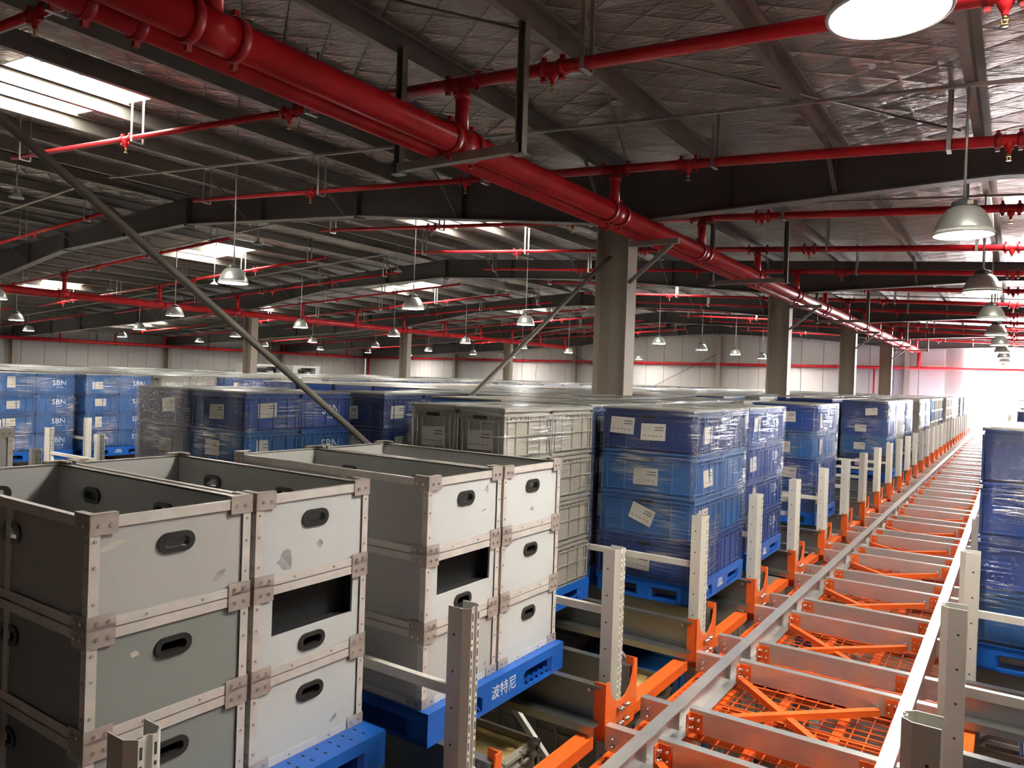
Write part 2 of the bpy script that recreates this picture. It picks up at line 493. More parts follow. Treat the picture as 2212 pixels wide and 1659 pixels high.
# ---------------------------------------------------------------- roof girders
def zbot(x):
    pts = [(-45.5, 5.2), (-41, 5.45), (-35.5, 5.75), (-30, 6.0), (-27, 6.25), (-25, 6.32), (-20.6, 6.93), (-15.3, 7.13), (-10, 6.83), (-4.85, 6.25), (-0.2, 6.38), (4, 6.1), (15, 5.2)]
    for i in range(len(pts) - 1):
        if pts[i][0] <= x <= pts[i + 1][0]:
            t = (x - pts[i][0]) / (pts[i + 1][0] - pts[i][0])
            return pts[i][1] * (1 - t) + pts[i + 1][1] * t
    return 5.2
NODES = [-45.5, -41, -35.5, -30, -27, -25, -20.6, -15.3, -15.2, -10, -4.85, -0.2, 4, 15]
sq = Seq()
for gi, y in enumerate(GY + [YB - 0.35]):
    sn = sq([(x, y, 6.6) for x in range(-40, 4, 3)])
    lab = 'dark steel roof girder spanning the hall, %s' % sn if gi < 6 else 'dark steel end girder against the pale back wall'
    g = thing('roof_girder', lab, 'girder', (0, y, 0), 0, 'roof girders')
    m = MB()
    m.prism([(x, zbot(x)) for x in NODES] + [(x, ztop(x)) for x in reversed(NODES)], 'y', -0.006, 0.006)
    m.build('web', 'girder', g)
    for i in range(len(NODES) - 1):
        a, b = NODES[i], NODES[i + 1]
        if b - a < 0.3: continue
        m = MB(); m.prism([(a, zbot(a)), (b, zbot(b)), (b, zbot(b) - 0.016), (a, zbot(a) - 0.016)], 'y', -0.1, 0.1); m.build('bottom_flange', 'girder_flange', g)
    for a, b in ((XL, RIDGE), (RIDGE, XR)):
        m = MB(); m.prism([(a, ztop(a)), (b, ztop(b)), (b, ztop(b) - 0.014), (a, ztop(a) - 0.014)], 'y', -0.1, 0.1); m.build('top_flange', 'girder', g)
    for x in (-41, -30, -20.6, -15.25, -10.0, 4):       # bolted splice plates
        m = MB(); m.box(x - 0.03, x + 0.03, -0.11, 0.11, zbot(x) - 0.06, ztop(x)); m.build('splice_plate', 'girder', g)
    for x in (-38, -33, -27.4, -22.6, -17.8, -12.7, -7.6, -3.2, -1.9, 1.8):
        m = MB(); m.box(x - 0.006, x + 0.006, -0.09, 0.09, zbot(x), ztop(x)); m.build('stiffener', 'girder', g)
    for u_ in US[1::2]:                                 # fly braces from purlins to bottom flange
        for sgn in (1, -1):
            x = RIDGE + sgn * u_
            if not (-40 < x < 8): continue
            for sd in (-1,):
                m = MB(); m.bar((x, sd * 0.75, ztop(x) + 0.02), (x + 0.0, sd * 0.05, zbot(x) + 0.03), 0.045, 0.006); m.bar((x + 0.02, sd * 0.75, ztop(x) + 0.02), (x + 0.02, sd * 0.05, zbot(x) + 0.03), 0.006, 0.045)
                m.build('fly_brace', 'girder_flange', g)

# ---------------------------------------------------------------- columns
def column_mesh(h):
    m = MB()
    m.box(-0.25, -0.234, -0.15, 0.15, 0, h); m.box(0.234, 0.25, -0.15, 0.15, 0, h); m.box(-0.234, 0.234, -0.006, 0.006, 0, h)
    return m
for row, (X, nm) in enumerate(((XA, 'beside the orange track'), (XB, 'in the far left row'))):
    sq = Seq()
    for gi, y in enumerate(GY):
        if gi == 0: continue
        sn = sq([(X, y, z) for z in (4.0, 5.0, 6.0)])
        h = zbot(X) - 0.016
        c = thing('steel_column', 'beige steel H column %s, %s' % (nm, sn), 'column', (X, y, 0), 0, 'steel columns')
        put('shaft', column_mesh(h).mesh('shaft', 'column'), c)
        m = MB(); m.box(-0.32, 0.32, -0.2, 0.2, 0, 0.025); m.build('base_plate', 'column', c)
        m = MB(); m.box(-0.3, 0.3, -0.17, 0.17, h - 0.02, h); m.build('cap_plate', 'column', c)
wcx = [-35.8, -25.3, -15.2, -4.9]
for i, x in enumerate(wcx):
    c = thing('wind_column', 'pale wind column against the back wall, %s from the left corner' % ORD[i], 'column', (x, YB - 0.2, 0), 0, 'wall columns')
    m = MB(); h = zbot(x) - 0.1
    m.box(-0.12, 0.12, -0.16, -0.148, 0, h); m.box(-0.12, 0.12, 0.148, 0.16, 0, h); m.box(-0.005, 0.005, -0.15, 0.15, 0, h); m.build('shaft', 'column', c)
for i, y in enumerate(GY[2:]):
    c = thing('wall_column', 'pale column against the left wall, %s from the camera' % ORD[i], 'column', (XL + 0.25, y, 0), 0, 'wall columns')
    m = MB(); m.box(-0.2, -0.188, -0.12, 0.12, 0, 5.2); m.box(0.188, 0.2, -0.12, 0.12, 0, 5.2); m.box(-0.19, 0.19, -0.005, 0.005, 0, 5.2); m.build('shaft', 'column', c)

# long tube braces crossing between the two nearest columns of the right row
def brace(label, p0, p1, r=0.028):
    o = thing('tube_brace', label, 'brace', p0)
    d = Vector(p1) - Vector(p0)
    MB().cyl((0, 0, 0), d, r, 12).build('tube', 'brace_pole', o)
    e = d.normalized()
    for t in (0, d.length): MB().bar(e * (t - 0.12 if t else 0), e * (t if t else 0.12), 0.09, 0.012).build('end_plate', 'brace_pole', o)
brace('long grey tube brace slanting down from the upper left past the boxes', (XA + 0.035, 0.85, 6.05), (XA + 0.035, 9.55, 0.2))
brace('long grey tube brace slanting up to the nearest beige column', (XA - 0.035, 0.95, 0.35), (XA - 0.035, 9.6, 5.75))
brace('thin rod brace on the back wall leaning left', (-25.2, YB - 0.1, 5.6), (-15.3, YB - 0.1, 0.8), 0.018)
brace('thin rod brace on the back wall leaning right', (-15.3, YB - 0.14, 5.9), (-25.2, YB - 0.14, 0.8), 0.018)

# ---------------------------------------------------------------- sprinkler pipework
def zbranch(x): return 6.614 - 0.058 * (x + 4.2) if x > RIDGE else 7.25 - 0.058 * (RIDGE - x)
BY = [2.8] + [5.306 + 3.09 * i for i in range(0, 13)]

def coupling(m, p, d, r):
    """grooved clamp: collar plus two bolt ears"""
    d = Vector(d); p = Vector(p)
    m.cyl(p - d * 0.03, p + d * 0.03, r * 1.22, 16)
    a, b, c, L = m.frame_axes(p - d * 0.03, p + d * 0.03)
    for sg in (1, -1):
        m.cbox(tuple(p + c * sg * r * 1.5), (0.035, 0.035, 0.035))
_cpl = {}
def put_coupling(parent, p, axis, r):
    key = (axis, round(r, 3))
    if key not in _cpl:
        m = MB(); coupling(m, (0, 0, 0), (1, 0, 0) if axis == 'x' else ((0, 1, 0) if axis == 'y' else (0, 0, 1)), r)
        _cpl[key] = m.mesh('coupling', 'red_dark')
    return put('coupling', _cpl[key], parent, p)
def _sprinkler():
    m = MB()
    m.lathe([(0.045, 0.0), (0.045, -0.03), (0.032, -0.06), (0.02, -0.075), (0.018, -0.10)], 12)
    a = m.mesh('sprinkler_drop', 'red')
    m = MB()
    m.lathe([(0.0, 0.0), (0.014, 0.0), (0.014, -0.02), (0.0, -0.02)], 8)
    m.bar((-0.018, 0, -0.02), (-0.008, 0, -0.055), 0.006, 0.006); m.bar((0.018, 0, -0.02), (0.008, 0, -0.055), 0.006, 0.006)
    m.lathe([(0.0, -0.055), (0.024, -0.055), (0.024, -0.06), (0.0, -0.06)], 10)
    return a, m.mesh('sprinkler_head', 'brass')
SPR, SPH = _sprinkler()
def _hanger(hh):
    m = MB()
    for s in (-1, 1): m.box(-0.02, 0.02, s * 0.075 - 0.004, s * 0.075 + 0.004, -0.065, hh)
    m.box(-0.02, 0.02, -0.079, 0.079, -0.073, -0.065)
    return m.mesh('hanger', 'galv')
HNG = _hanger(0.62)
def branch(label, y, xa, xb, r, heads, risers=(), hang=(), big=None):
    """pipe along x from xa to xb following the roof; heads = sprinkler x; risers = (x, z of main)"""
    o = thing('branch_pipe', label, 'pipe', (0, y, 0), 0, 'sprinkler branch pipes')
    knots = [xa, xb] if big is None else [xa, big, xb]
    for i in range(len(knots) - 1):
        a, b = knots[i], knots[i + 1]
        rr = r if (big is None or i == 0) else r * 1.5
        m = MB(); m.cyl((a, 0, zbranch(a)), (b, 0, zbranch(b)), rr, 14); m.build('pipe', 'red', o)
    for x in heads:
        rr = r if (big is None or x < big) else r * 1.5
        z = zbranch(x)
        d = put('sprinkler_drop', SPR, o, (x, 0, z - rr * 0.6))
        put('sprinkler_head', SPH, d, (0, 0, -0.10))
        for s in (-0.09, 0.09): put_coupling(o, (x + s, 0, zbranch(x + s)), 'x', rr)
    for x in hang:
        put('hanger', HNG, o, (x, 0, zbranch(x)))
    for (x, zm) in risers:
        z = zbranch(x)
        m = MB(); m.cyl((x, 0, zm), (x, 0, z), 0.062, 14); m.build('riser', 'red', o)
        m = MB(); m.cyl((x - 0.16, 0, zbranch(x - 0.16)), (x + 0.16, 0, zbranch(x + 0.16)), r * 1.5, 14); m.build('tee', 'red', o)
        for s in (-0.17, 0.17): put_coupling(o, (x + s, 0, zbranch(x + s)), 'x', r * 1.3)
        put_coupling(o, (x, 0, z - 0.12), 'z', 0.062)
        MB().cyl((x, -0.15, zm - 0.07), (x, 0.15, zm - 0.07), 0.125, 22).build('main_tee', 'red', o)
    return o
sqa, sqb = Seq(), Seq()
for i, y in enumerate(BY):
    sa = sqa([(x, y, zbranch(x)) for x in range(-13, 7)]); sb_ = sqb([(x, y, zbranch(x)) for x in range(-33, -16)])
    branch('red sprinkler branch pipe on the right roof slope, %s' % sa, y, -13.0, 7.5, 0.036,
           [-9.76, -6.54, -3.26, -0.13, 3.0, 6.1], [(-4.2, 6.15)], [-12.6, -9.5, -6.2, -2.95, -0.62, 2.5], big=-6.2)
    ob = bpy.data.objects
    o = branch('red sprinkler branch pipe left of the ridge, %s' % sb_, y, -33.0, -16.25, 0.036,
           [-31.0, -27.8, -22.4, -19.3], [(-24.4, 6.15)], [-16.9, -19.9, -23.0, -27.0, -30.4])
    # elbow drop at the free ends
sq = Seq()
for i, y in enumerate(BY[2:]):
    o = thing('branch_pipe', 'red sprinkler branch pipe by the left wall, %s' % sq([(x, y, 5.9) for x in (-44, -41, -38, -36)]), 'pipe', (0, y, 0), 0, 'sprinkler branch pipes')
    MB().cyl((-44.4, 0, 5.75), (-35.5, 0, 6.2), 0.034, 10).build('pipe', 'red', o)
    MB().cyl((-44.4, 0, 5.22), (-44.4, 0, 5.78), 0.05, 10).build('riser', 'red', o)
    for x in (-41.5, -38.2): put('sprinkler_drop', SPR, o, (x, 0, 5.75 + (x + 44.4) * 0.0506 - 0.02))

def main_pipe(label, x, z, y0, y1, r, cps, r2=None, ystep=None):
    o = thing('main_pipe', label, 'pipe', (x, 0, z))
    if r2:
        MB().cyl((0, y0, 0), (0, ystep, 0), r2, 28).build('wide_pipe', 'red', o)
        MB().cyl((0, ystep - 0.02, 0), (0, ystep + 0.12, 0), r2 * 1.06, 28, r * 1.08).build('reducer', 'red', o)
        y0 = ystep
    MB().cyl((0, y0, 0), (0, y1, 0), r, 28).build('pipe', 'red', o)
    for y in cps: put_coupling(o, (0, y, 0), 'y', r)
    return o
cp = [y + s for y in BY for s in (-0.16, 0.16)]
main_pipe('thick red fire main running under the roof beside the near column', -4.2, 6.08, -6.0, 43.0, 0.115, cp)
main_pipe('second red fire main running left of the thick main', -4.43, 6.03, -6.0, 43.0, 0.082, [2.15, 2.45, 8.62, 14.2, 20.2, 26.2, 32.2])
main_pipe('red fire main running along the far left column row', -24.4, 6.06, 3.0, 43.0, 0.115, [c for c in cp if c > 3.2])
main_pipe('red fire main hung near the left wall', -44.4, 5.2, 8.0, 43.0, 0.10, BY[2:])
o = thing('wall_pipe', 'red pipe running level along the whole back wall', 'pipe', (0, YB - 0.28, 5.24))
MB().cyl((-45.0, 0, 0), (14.0, 0, 0), 0.085, 16).build('pipe', 'red', o)
MB().cyl((-4.35, 0, 0), (-4.35, 0, 0.9), 0.09, 14).build('riser', 'red', o)
MB().cyl((-44.9, 0, 0), (-44.9, 0, -4.4), 0.1, 14).build('drop', 'red', o)
MB().cyl((-6.5, 0, 0), (-6.5, 0, -4.4), 0.045, 10).build('drop', 'red', o)
for x in (-40, -33, -29.5, -21.5, -11, -8.5): put_coupling(o, (x, 0, 0), 'x', 0.085)
o = thing('wall_pipe', 'red pipe running level along the left wall', 'pipe', (XL + 0.5, 0, 5.2))
MB().cyl((0, 10.0, 0), (0, 45.2, 0), 0.085, 16).build('pipe', 'red', o)

# trapeze hangers carrying the mains
def trapeze(label, y):
    o = thing('pipe_trapeze', label, 'bracket', (0, y, 0), 0, 'pipe trapeze hangers')
    zt = 5.955
    zroof = min(ztop(-4.86), ztop(-3.5)) - 0.01
    m = MB(); m.profile([(-0.035, zt), (-0.035, zt - 0.075), (0.035, zt - 0.075), (0.035, zt)], 0.006, 'x', -4.86, -3.5); m.build('crossbar', 'strut_grey', o)
    for x in (-4.86, -3.5):
        m = MB(); m.profile([(x - 0.035, -0.035), (x - 0.035, 0.035), (x + 0.035, 0.035), (x + 0.035, -0.035)], 0.006, 'z', zt - 0.09, ztop(x) + 0.01); m.build('upright', 'strut_grey', o)
        m = MB(); m.box(x - 0.06, x + 0.06, -0.05, 0.05, zt - 0.1, zt - 0.09); m.build('foot_plate', 'strut_grey', o)
for i, y in enumerate((5.22, 13.9, 22.9, 31.9, 40.0)):
    trapeze('grey steel trapeze hanger under the red mains, %s from the camera' % ORD[i], y)
for gi, y in enumerate(GY[2:]):
    o = thing('column_bracket', 'triangular grey bracket on the beige column under the mains, %s from the camera' % ORD[gi], 'bracket', (XA + 0.25, y - 0.1, 0), 0, 'column pipe brackets')
    m = MB(); m.box(0, 0.72, -0.035, 0.035, 5.885, 5.955); m.build('arm', 'strut_grey', o)
    m = MB(); m.bar((0, 0, 5.38), (0.62, 0, 5.885), 0.05, 0.05); m.build('strut', 'strut_grey', o)

# ---------------------------------------------------------------- pendant lamps, conduits, detectors
def lamp_meshes():
    shade = MB().lathe([(0.098, 0.238), (0.13, 0.222), (0.162, 0.19), (0.188, 0.148), (0.210, 0.10), (0.228, 0.048), (0.238, 0.0), (0.234, 0.0), (0.222, 0.048), (0.204, 0.10), (0.182, 0.145), (0.156, 0.185), (0.125, 0.215), (0.09, 0.232)], 40).mesh('shade', 'lamp_shade')
    rim = MB().lathe([(0.238, 0.012), (0.246, 0.008), (0.250, -0.004), (0.246, -0.014), (0.232, -0.016), (0.230, 0.006)], 40).mesh('rim', 'white_paint')
    lens = MB()._add([(0.234 * math.cos(2 * PI * q / 28), 0.234 * math.sin(2 * PI * q / 28), -0.01) for q in range(28)], [tuple(reversed(range(28)))]).mesh('lens', 'lens')
    cap = MB().lathe([(0.0, 0.315), (0.03, 0.315), (0.035, 0.295), (0.085, 0.29), (0.102, 0.28), (0.104, 0.225), (0.09, 0.222)], 28).mesh('driver_housing', 'lamp_cap')
    stick = MB().box(0.03, 0.075, -0.108, -0.103, 0.24, 0.275).mesh('rating_sticker', 'paper')
    return shade, rim, lens, cap, stick
LS, LR, LL, LC, LST = lamp_meshes()
LROWS = [(-0.44, 'over the orange track'), (-10.9, 'in the second lamp row'), (-19.8, 'in the third lamp row'), (-29.5, 'in the fourth lamp row'), (-39.0, 'in the leftmost lamp row'), (8.5, 'in the added row right of track')]  # last row is out of view, added for its light
LYS = [3.3 + 4.5 * i for i in range(-1, 10)]  # first position lies unseen behind the camera, kept for ambient light
for ri, (x, where) in enumerate(LROWS):
    sq = Seq()
    for i, y in enumerate(LYS):
        if ri == 5 and (y > 24): continue
        if ri == 0 and i == 0: continue
        sn = sq([(x, y, 5.45), (x, y, 5.6)])
        lo = thing('pendant_lamp', 'white bell-shaped pendant lamp %s, %s' % (where, sn), 'lamp', (x, y, 5.42), 0, 'pendant lamps')
        if i == 1 and ri == 0: lo.location = (-0.50, 3.5, 5.60)
        put('shade', LS, lo); put('rim', LR, lo); put('lens', LL, lo)
        hc = put('driver_housing', LC, lo); put('rating_sticker', LST, hc)
        MB().cyl((0, 0, 0.31), (0, 0, ztop(x) - 5.42 + 0.0), 0.011, 8).build('stem', 'conduit', lo)
sqa, sqb = Seq(), Seq()
for i, y in enumerate(LYS):
    o = thing('lamp_conduit', 'thin grey lamp conduit across the right roof slope, %s' % sqa([(x, y, ztop(x)) for x in range(-14, 9)]), 'conduit', (0, y, 0), 0, 'lamp conduits')
    MB().bar((-14.9, 0, ztop(-14.9) - 0.02), (9.5, 0, ztop(9.5) - 0.02), 0.04, 0.03).build('channel', 'conduit', o)
    o = thing('lamp_conduit', 'thin grey lamp conduit across the left roof slope, %s' % sqb([(x, y, ztop(x)) for x in range(-40, -16)]), 'conduit', (0, y, 0), 0, 'lamp conduits')
    MB().bar((-15.6, 0, ztop(-15.6) - 0.02), (-40.0, 0, ztop(-40) - 0.02), 0.04, 0.03).build('channel', 'conduit', o)
DET = MB().lathe([(0.0, 0.12), (0.02, 0.12), (0.02, 0.05), (0.05, 0.03), (0.12, -0.03), (0.12, -0.045), (0.0, -0.045)], 20).mesh('detector_body', 'sensor')
for i, (x, y) in enumerate([(-15.0, 6.2), (-14.9, 11.3), (-14.8, 16.0), (-14.9, 21.5), (-20.8, 14.2), (-26.5, 14.0)]):
    o = thing('smoke_detector', 'small white round detector hanging near the ridge, %s from the camera' % ORD[i], 'detector', (x, y, 6.95 if x > -18 else 6.6), 0, 'ceiling detectors')
    put('detector_body', DET, o)
    MB().cyl((0, 0, 0.12), (0, 0, ztop(x) + 0.1 - o.location.z), 0.01, 6).build('stem', 'conduit', o)
# fluorescent battens beside the nearest skylight
for i, (x, y0, y1) in enumerate(((-8.75, 4.0, 4.55), (-8.72, 4.75, 5.3), (-8.7, 5.45, 5.75))):
    pass
# roof bracing rods
for i, (p0, p1) in enumerate((((-2.75, 4.6, 7.02), (-4.6, 9.5, 7.1)), ((-4.4, 4.6, 7.1), (-0.6, 9.5, 6.86)))):
    o = thing('roof_rod', 'thin steel bracing rod under the foil near the big lamp, %s of two' % ORD[i], 'rod', p0, 0, 'roof rods')
    MB().cyl((0, 0, 0), Vector(p1) - Vector(p0), 0.012, 8).build('rod', 'purlin', o)

# ---------------------------------------------------------------- racks
POSTPATH = [(-0.05, -0.022), (-0.05, 0.0), (-0.05, 0.045), (-0.02, 0.05), (-0.012, 0.04), (0.012, 0.04), (0.02, 0.05), (0.05, 0.045), (0.05, 0.0), (0.05, -0.022)]
def post_mesh(h, holes=True):
    m = MB()
    path = [(-0.048, -0.05), (-0.048, 0.022), (-0.026, 0.05), (-0.012, 0.05), (-0.006, 0.04), (0.006, 0.04), (0.012, 0.05), (0.026, 0.05), (0.048, 0.022), (0.048, -0.05)]
    m.profile(path, 0.004, 'z', 0, h)
    if holes:
        m.cur = 1
        z = 0.1
        k = 0
        while z < h - 0.03:
            for s in (-1, 1):
                x = s * 0.0195
                hh = 0.016 if k % 2 == 0 else 0.0055
                m.box(x - 0.0036, x + 0.0036, 0.0522, 0.0526, z - hh, z + hh)
                if k % 4 == 0: m.cyl((s * 0.0500, -0.018, z), (s * 0.0504, -0.018, z), 0.0055, 8)
            z += 0.0375; k += 1
        m.cur = 0
    return m.mesh('post', 'post', 'post_hole')
PH = 3.062
POST_N = post_mesh(PH); POST_F = post_mesh(PH, False)
PXS = [-1.84 - 1.366 * i for i in range(8)]
ZBR = 2.70
def bracket_mesh():
    # orange U-shaped plate facing the aisle, with bolts
    m = MB()
    poly = [(-0.17, 2.05), (0.17, 2.05), (0.2, 2.12), (0.2, 2.40), (0.155, 2.40), (0.145, 2.33), (0.115, 2.27), (0.06, 2.235), (0.0, 2.225), (-0.06, 2.235), (-0.115, 2.27), (-0.145, 2.33), (-0.155, 2.37), (-0.2, 2.37), (-0.2, 2.12)]
    m.prism(poly, 'x', 0.062, 0.07)
    m.box(0.0, 0.07, -0.2, -0.193, 2.08, 2.37); m.box(0.0, 0.07, 0.193, 0.2, 2.08, 2.4)
    return m.mesh('bracket_plate', 'orange')
BRK = bracket_mesh()
def bolts_mesh():
    m = MB()
    for y in (-0.045, -0.02, 0.03, 0.05):
        for z in (2.11, 2.19): m.cyl((0.068, y, z), (0.10, y, z), 0.009, 6)
    return m.mesh('bolts', 'steel_bolt')
BLT = bolts_mesh()
SLEEVE = MB().box(-0.055, 0.06, -0.055, 0.055, 1.98, 2.06).mesh('post_sleeve', 'orange')
CH = [(-0.02, -0.02), (0.02, -0.02), (0.02, 0.02), (-0.02, 0.02)]
def rack_frame(label, y, xs, near, sgn=1):
    """upright frame: posts along x with level and slanting braces; sgn=+1 aisle to +x of xs[0]"""
    o = thing('rack_frame', label, 'rack', (xs[0], y, 0), 0, 'rack upright frames')
    for i, x in enumerate(xs):
        # slotted face towards the aisle
        rz = -PI / 2 if sgn > 0 else PI / 2
        p = put('post', POST_N if near else POST_F, o, (x - xs[0], 0, 0), (0, 0, rz))
    for i in range(len(xs) - 1):
        a, b = xs[i] - xs[0], xs[i + 1] - xs[0]
        if i % 2 == 1 and i > 1: continue
        for z in (ZBR, 1.35, 0.35):
            MB().bar((a - 0.04 * sgn, 0, z), (b + 0.04 * sgn, 0, z), 0.03, 0.042).build('level_brace', 'post', o)
        MB().bar((a - 0.04 * sgn, 0, 1.4), (b + 0.04 * sgn, 0, ZBR - 0.05), 0.03, 0.035).build('slant_brace', 'post', o)
        MB().bar((a - 0.04 * sgn, 0, 1.3), (b + 0.04 * sgn, 0, 0.4), 0.03, 0.035).build('slant_brace', 'post', o)
    rz = 0 if sgn > 0 else PI
    b_ = put('bracket_plate', BRK, o, (0, 0, 0), (0, 0, rz)); put('bolts', BLT, b_)
    put('post_sleeve', SLEEVE, o, (0, 0, 0), (0, 0, rz))
    return o
NL = 30
sqa, sqb, sqc = Seq(), Seq(), Seq()
for k in range(-2, NL):
    rack_frame('beige rack upright frame left of the track, %s' % sqa([(-1.84, yk(k), z) for z in (2.0, 2.5, 3.0)]), yk(k), PXS if k < 8 else PXS[:2], k < 7)
    rack_frame('beige rack upright frame right of the track, %s' % sqb([(-0.19, yk(k), z) for z in (2.0, 2.5, 3.0)]), yk(k), [-0.19, 1.18, 2.55], k < 5, -1)
for k in range(-1, 8):
    rack_frame('beige rack upright frame beyond the second track, %s' % sqc([(-13.1, yk(k), z) for z in (2.0, 2.5, 3.0)]), yk(k), [-13.1, -14.47], False)
# far side posts of the first block carry their own bracket
for k in range(0, 8):
    pass

# pallet rails: galvanised Z sections along x, two per lane
def rail_mesh(L, side):
    # side=+1: lane lies to +y of the rail
    m = MB()
    m.profile([(0.045 * side, 2.335), (0.045 * side, 2.35), (0.0, 2.35), (0.0, 2.15), (0.105 * side, 2.15), (0.105 * side, 2.11)], 0.005, 'x', -L, 0)
    return m.mesh('rail', 'galv_dark')
RM = {(s, L): rail_mesh(L, s) for s in (1, -1) for L in (9.6, 8.0, 5.0)}
RBOLT = MB().cyl((-0.08, 0, 2.31), (-0.08, -0.02, 2.31), 0.012, 8).mesh('bolt', 'steel_bolt')
RSQ = {}
def rails(k, xf, L, where, rz=0):
    sn = RSQ.setdefault(where, Seq())([(xf + (q if rz else -q), yk(k) + w_, 2.3) for q in (0.0, 0.5, 1.0, 2.0) for w_ in (0.2, 1.2)], '')
    for s, nm in ((1, 'near'), (-1, 'far')):
        y = yk(k) + 0.165 if s > 0 else yk(k + 1) - 0.165
        if rz: s2 = -s
        else: s2 = s
        o = thing('pallet_rail', 'galvanised pallet rail %s, %s rail of the %s lane' % (where, nm, sn), 'rail', (xf, y, 0), rz, 'pallet rails')
        put('profile', RM[(s2, L)], o)
        put('bolt', RBOLT, o)
for k in range(-2, NL - 1):
    rails(k, -1.80, 9.6, 'left of the track')
    rails(k, -0.23, 5.0, 'right of the track', PI)
for k in range(-1, 7):
    rails(k, -13.06, 8.0, 'beyond the second track')

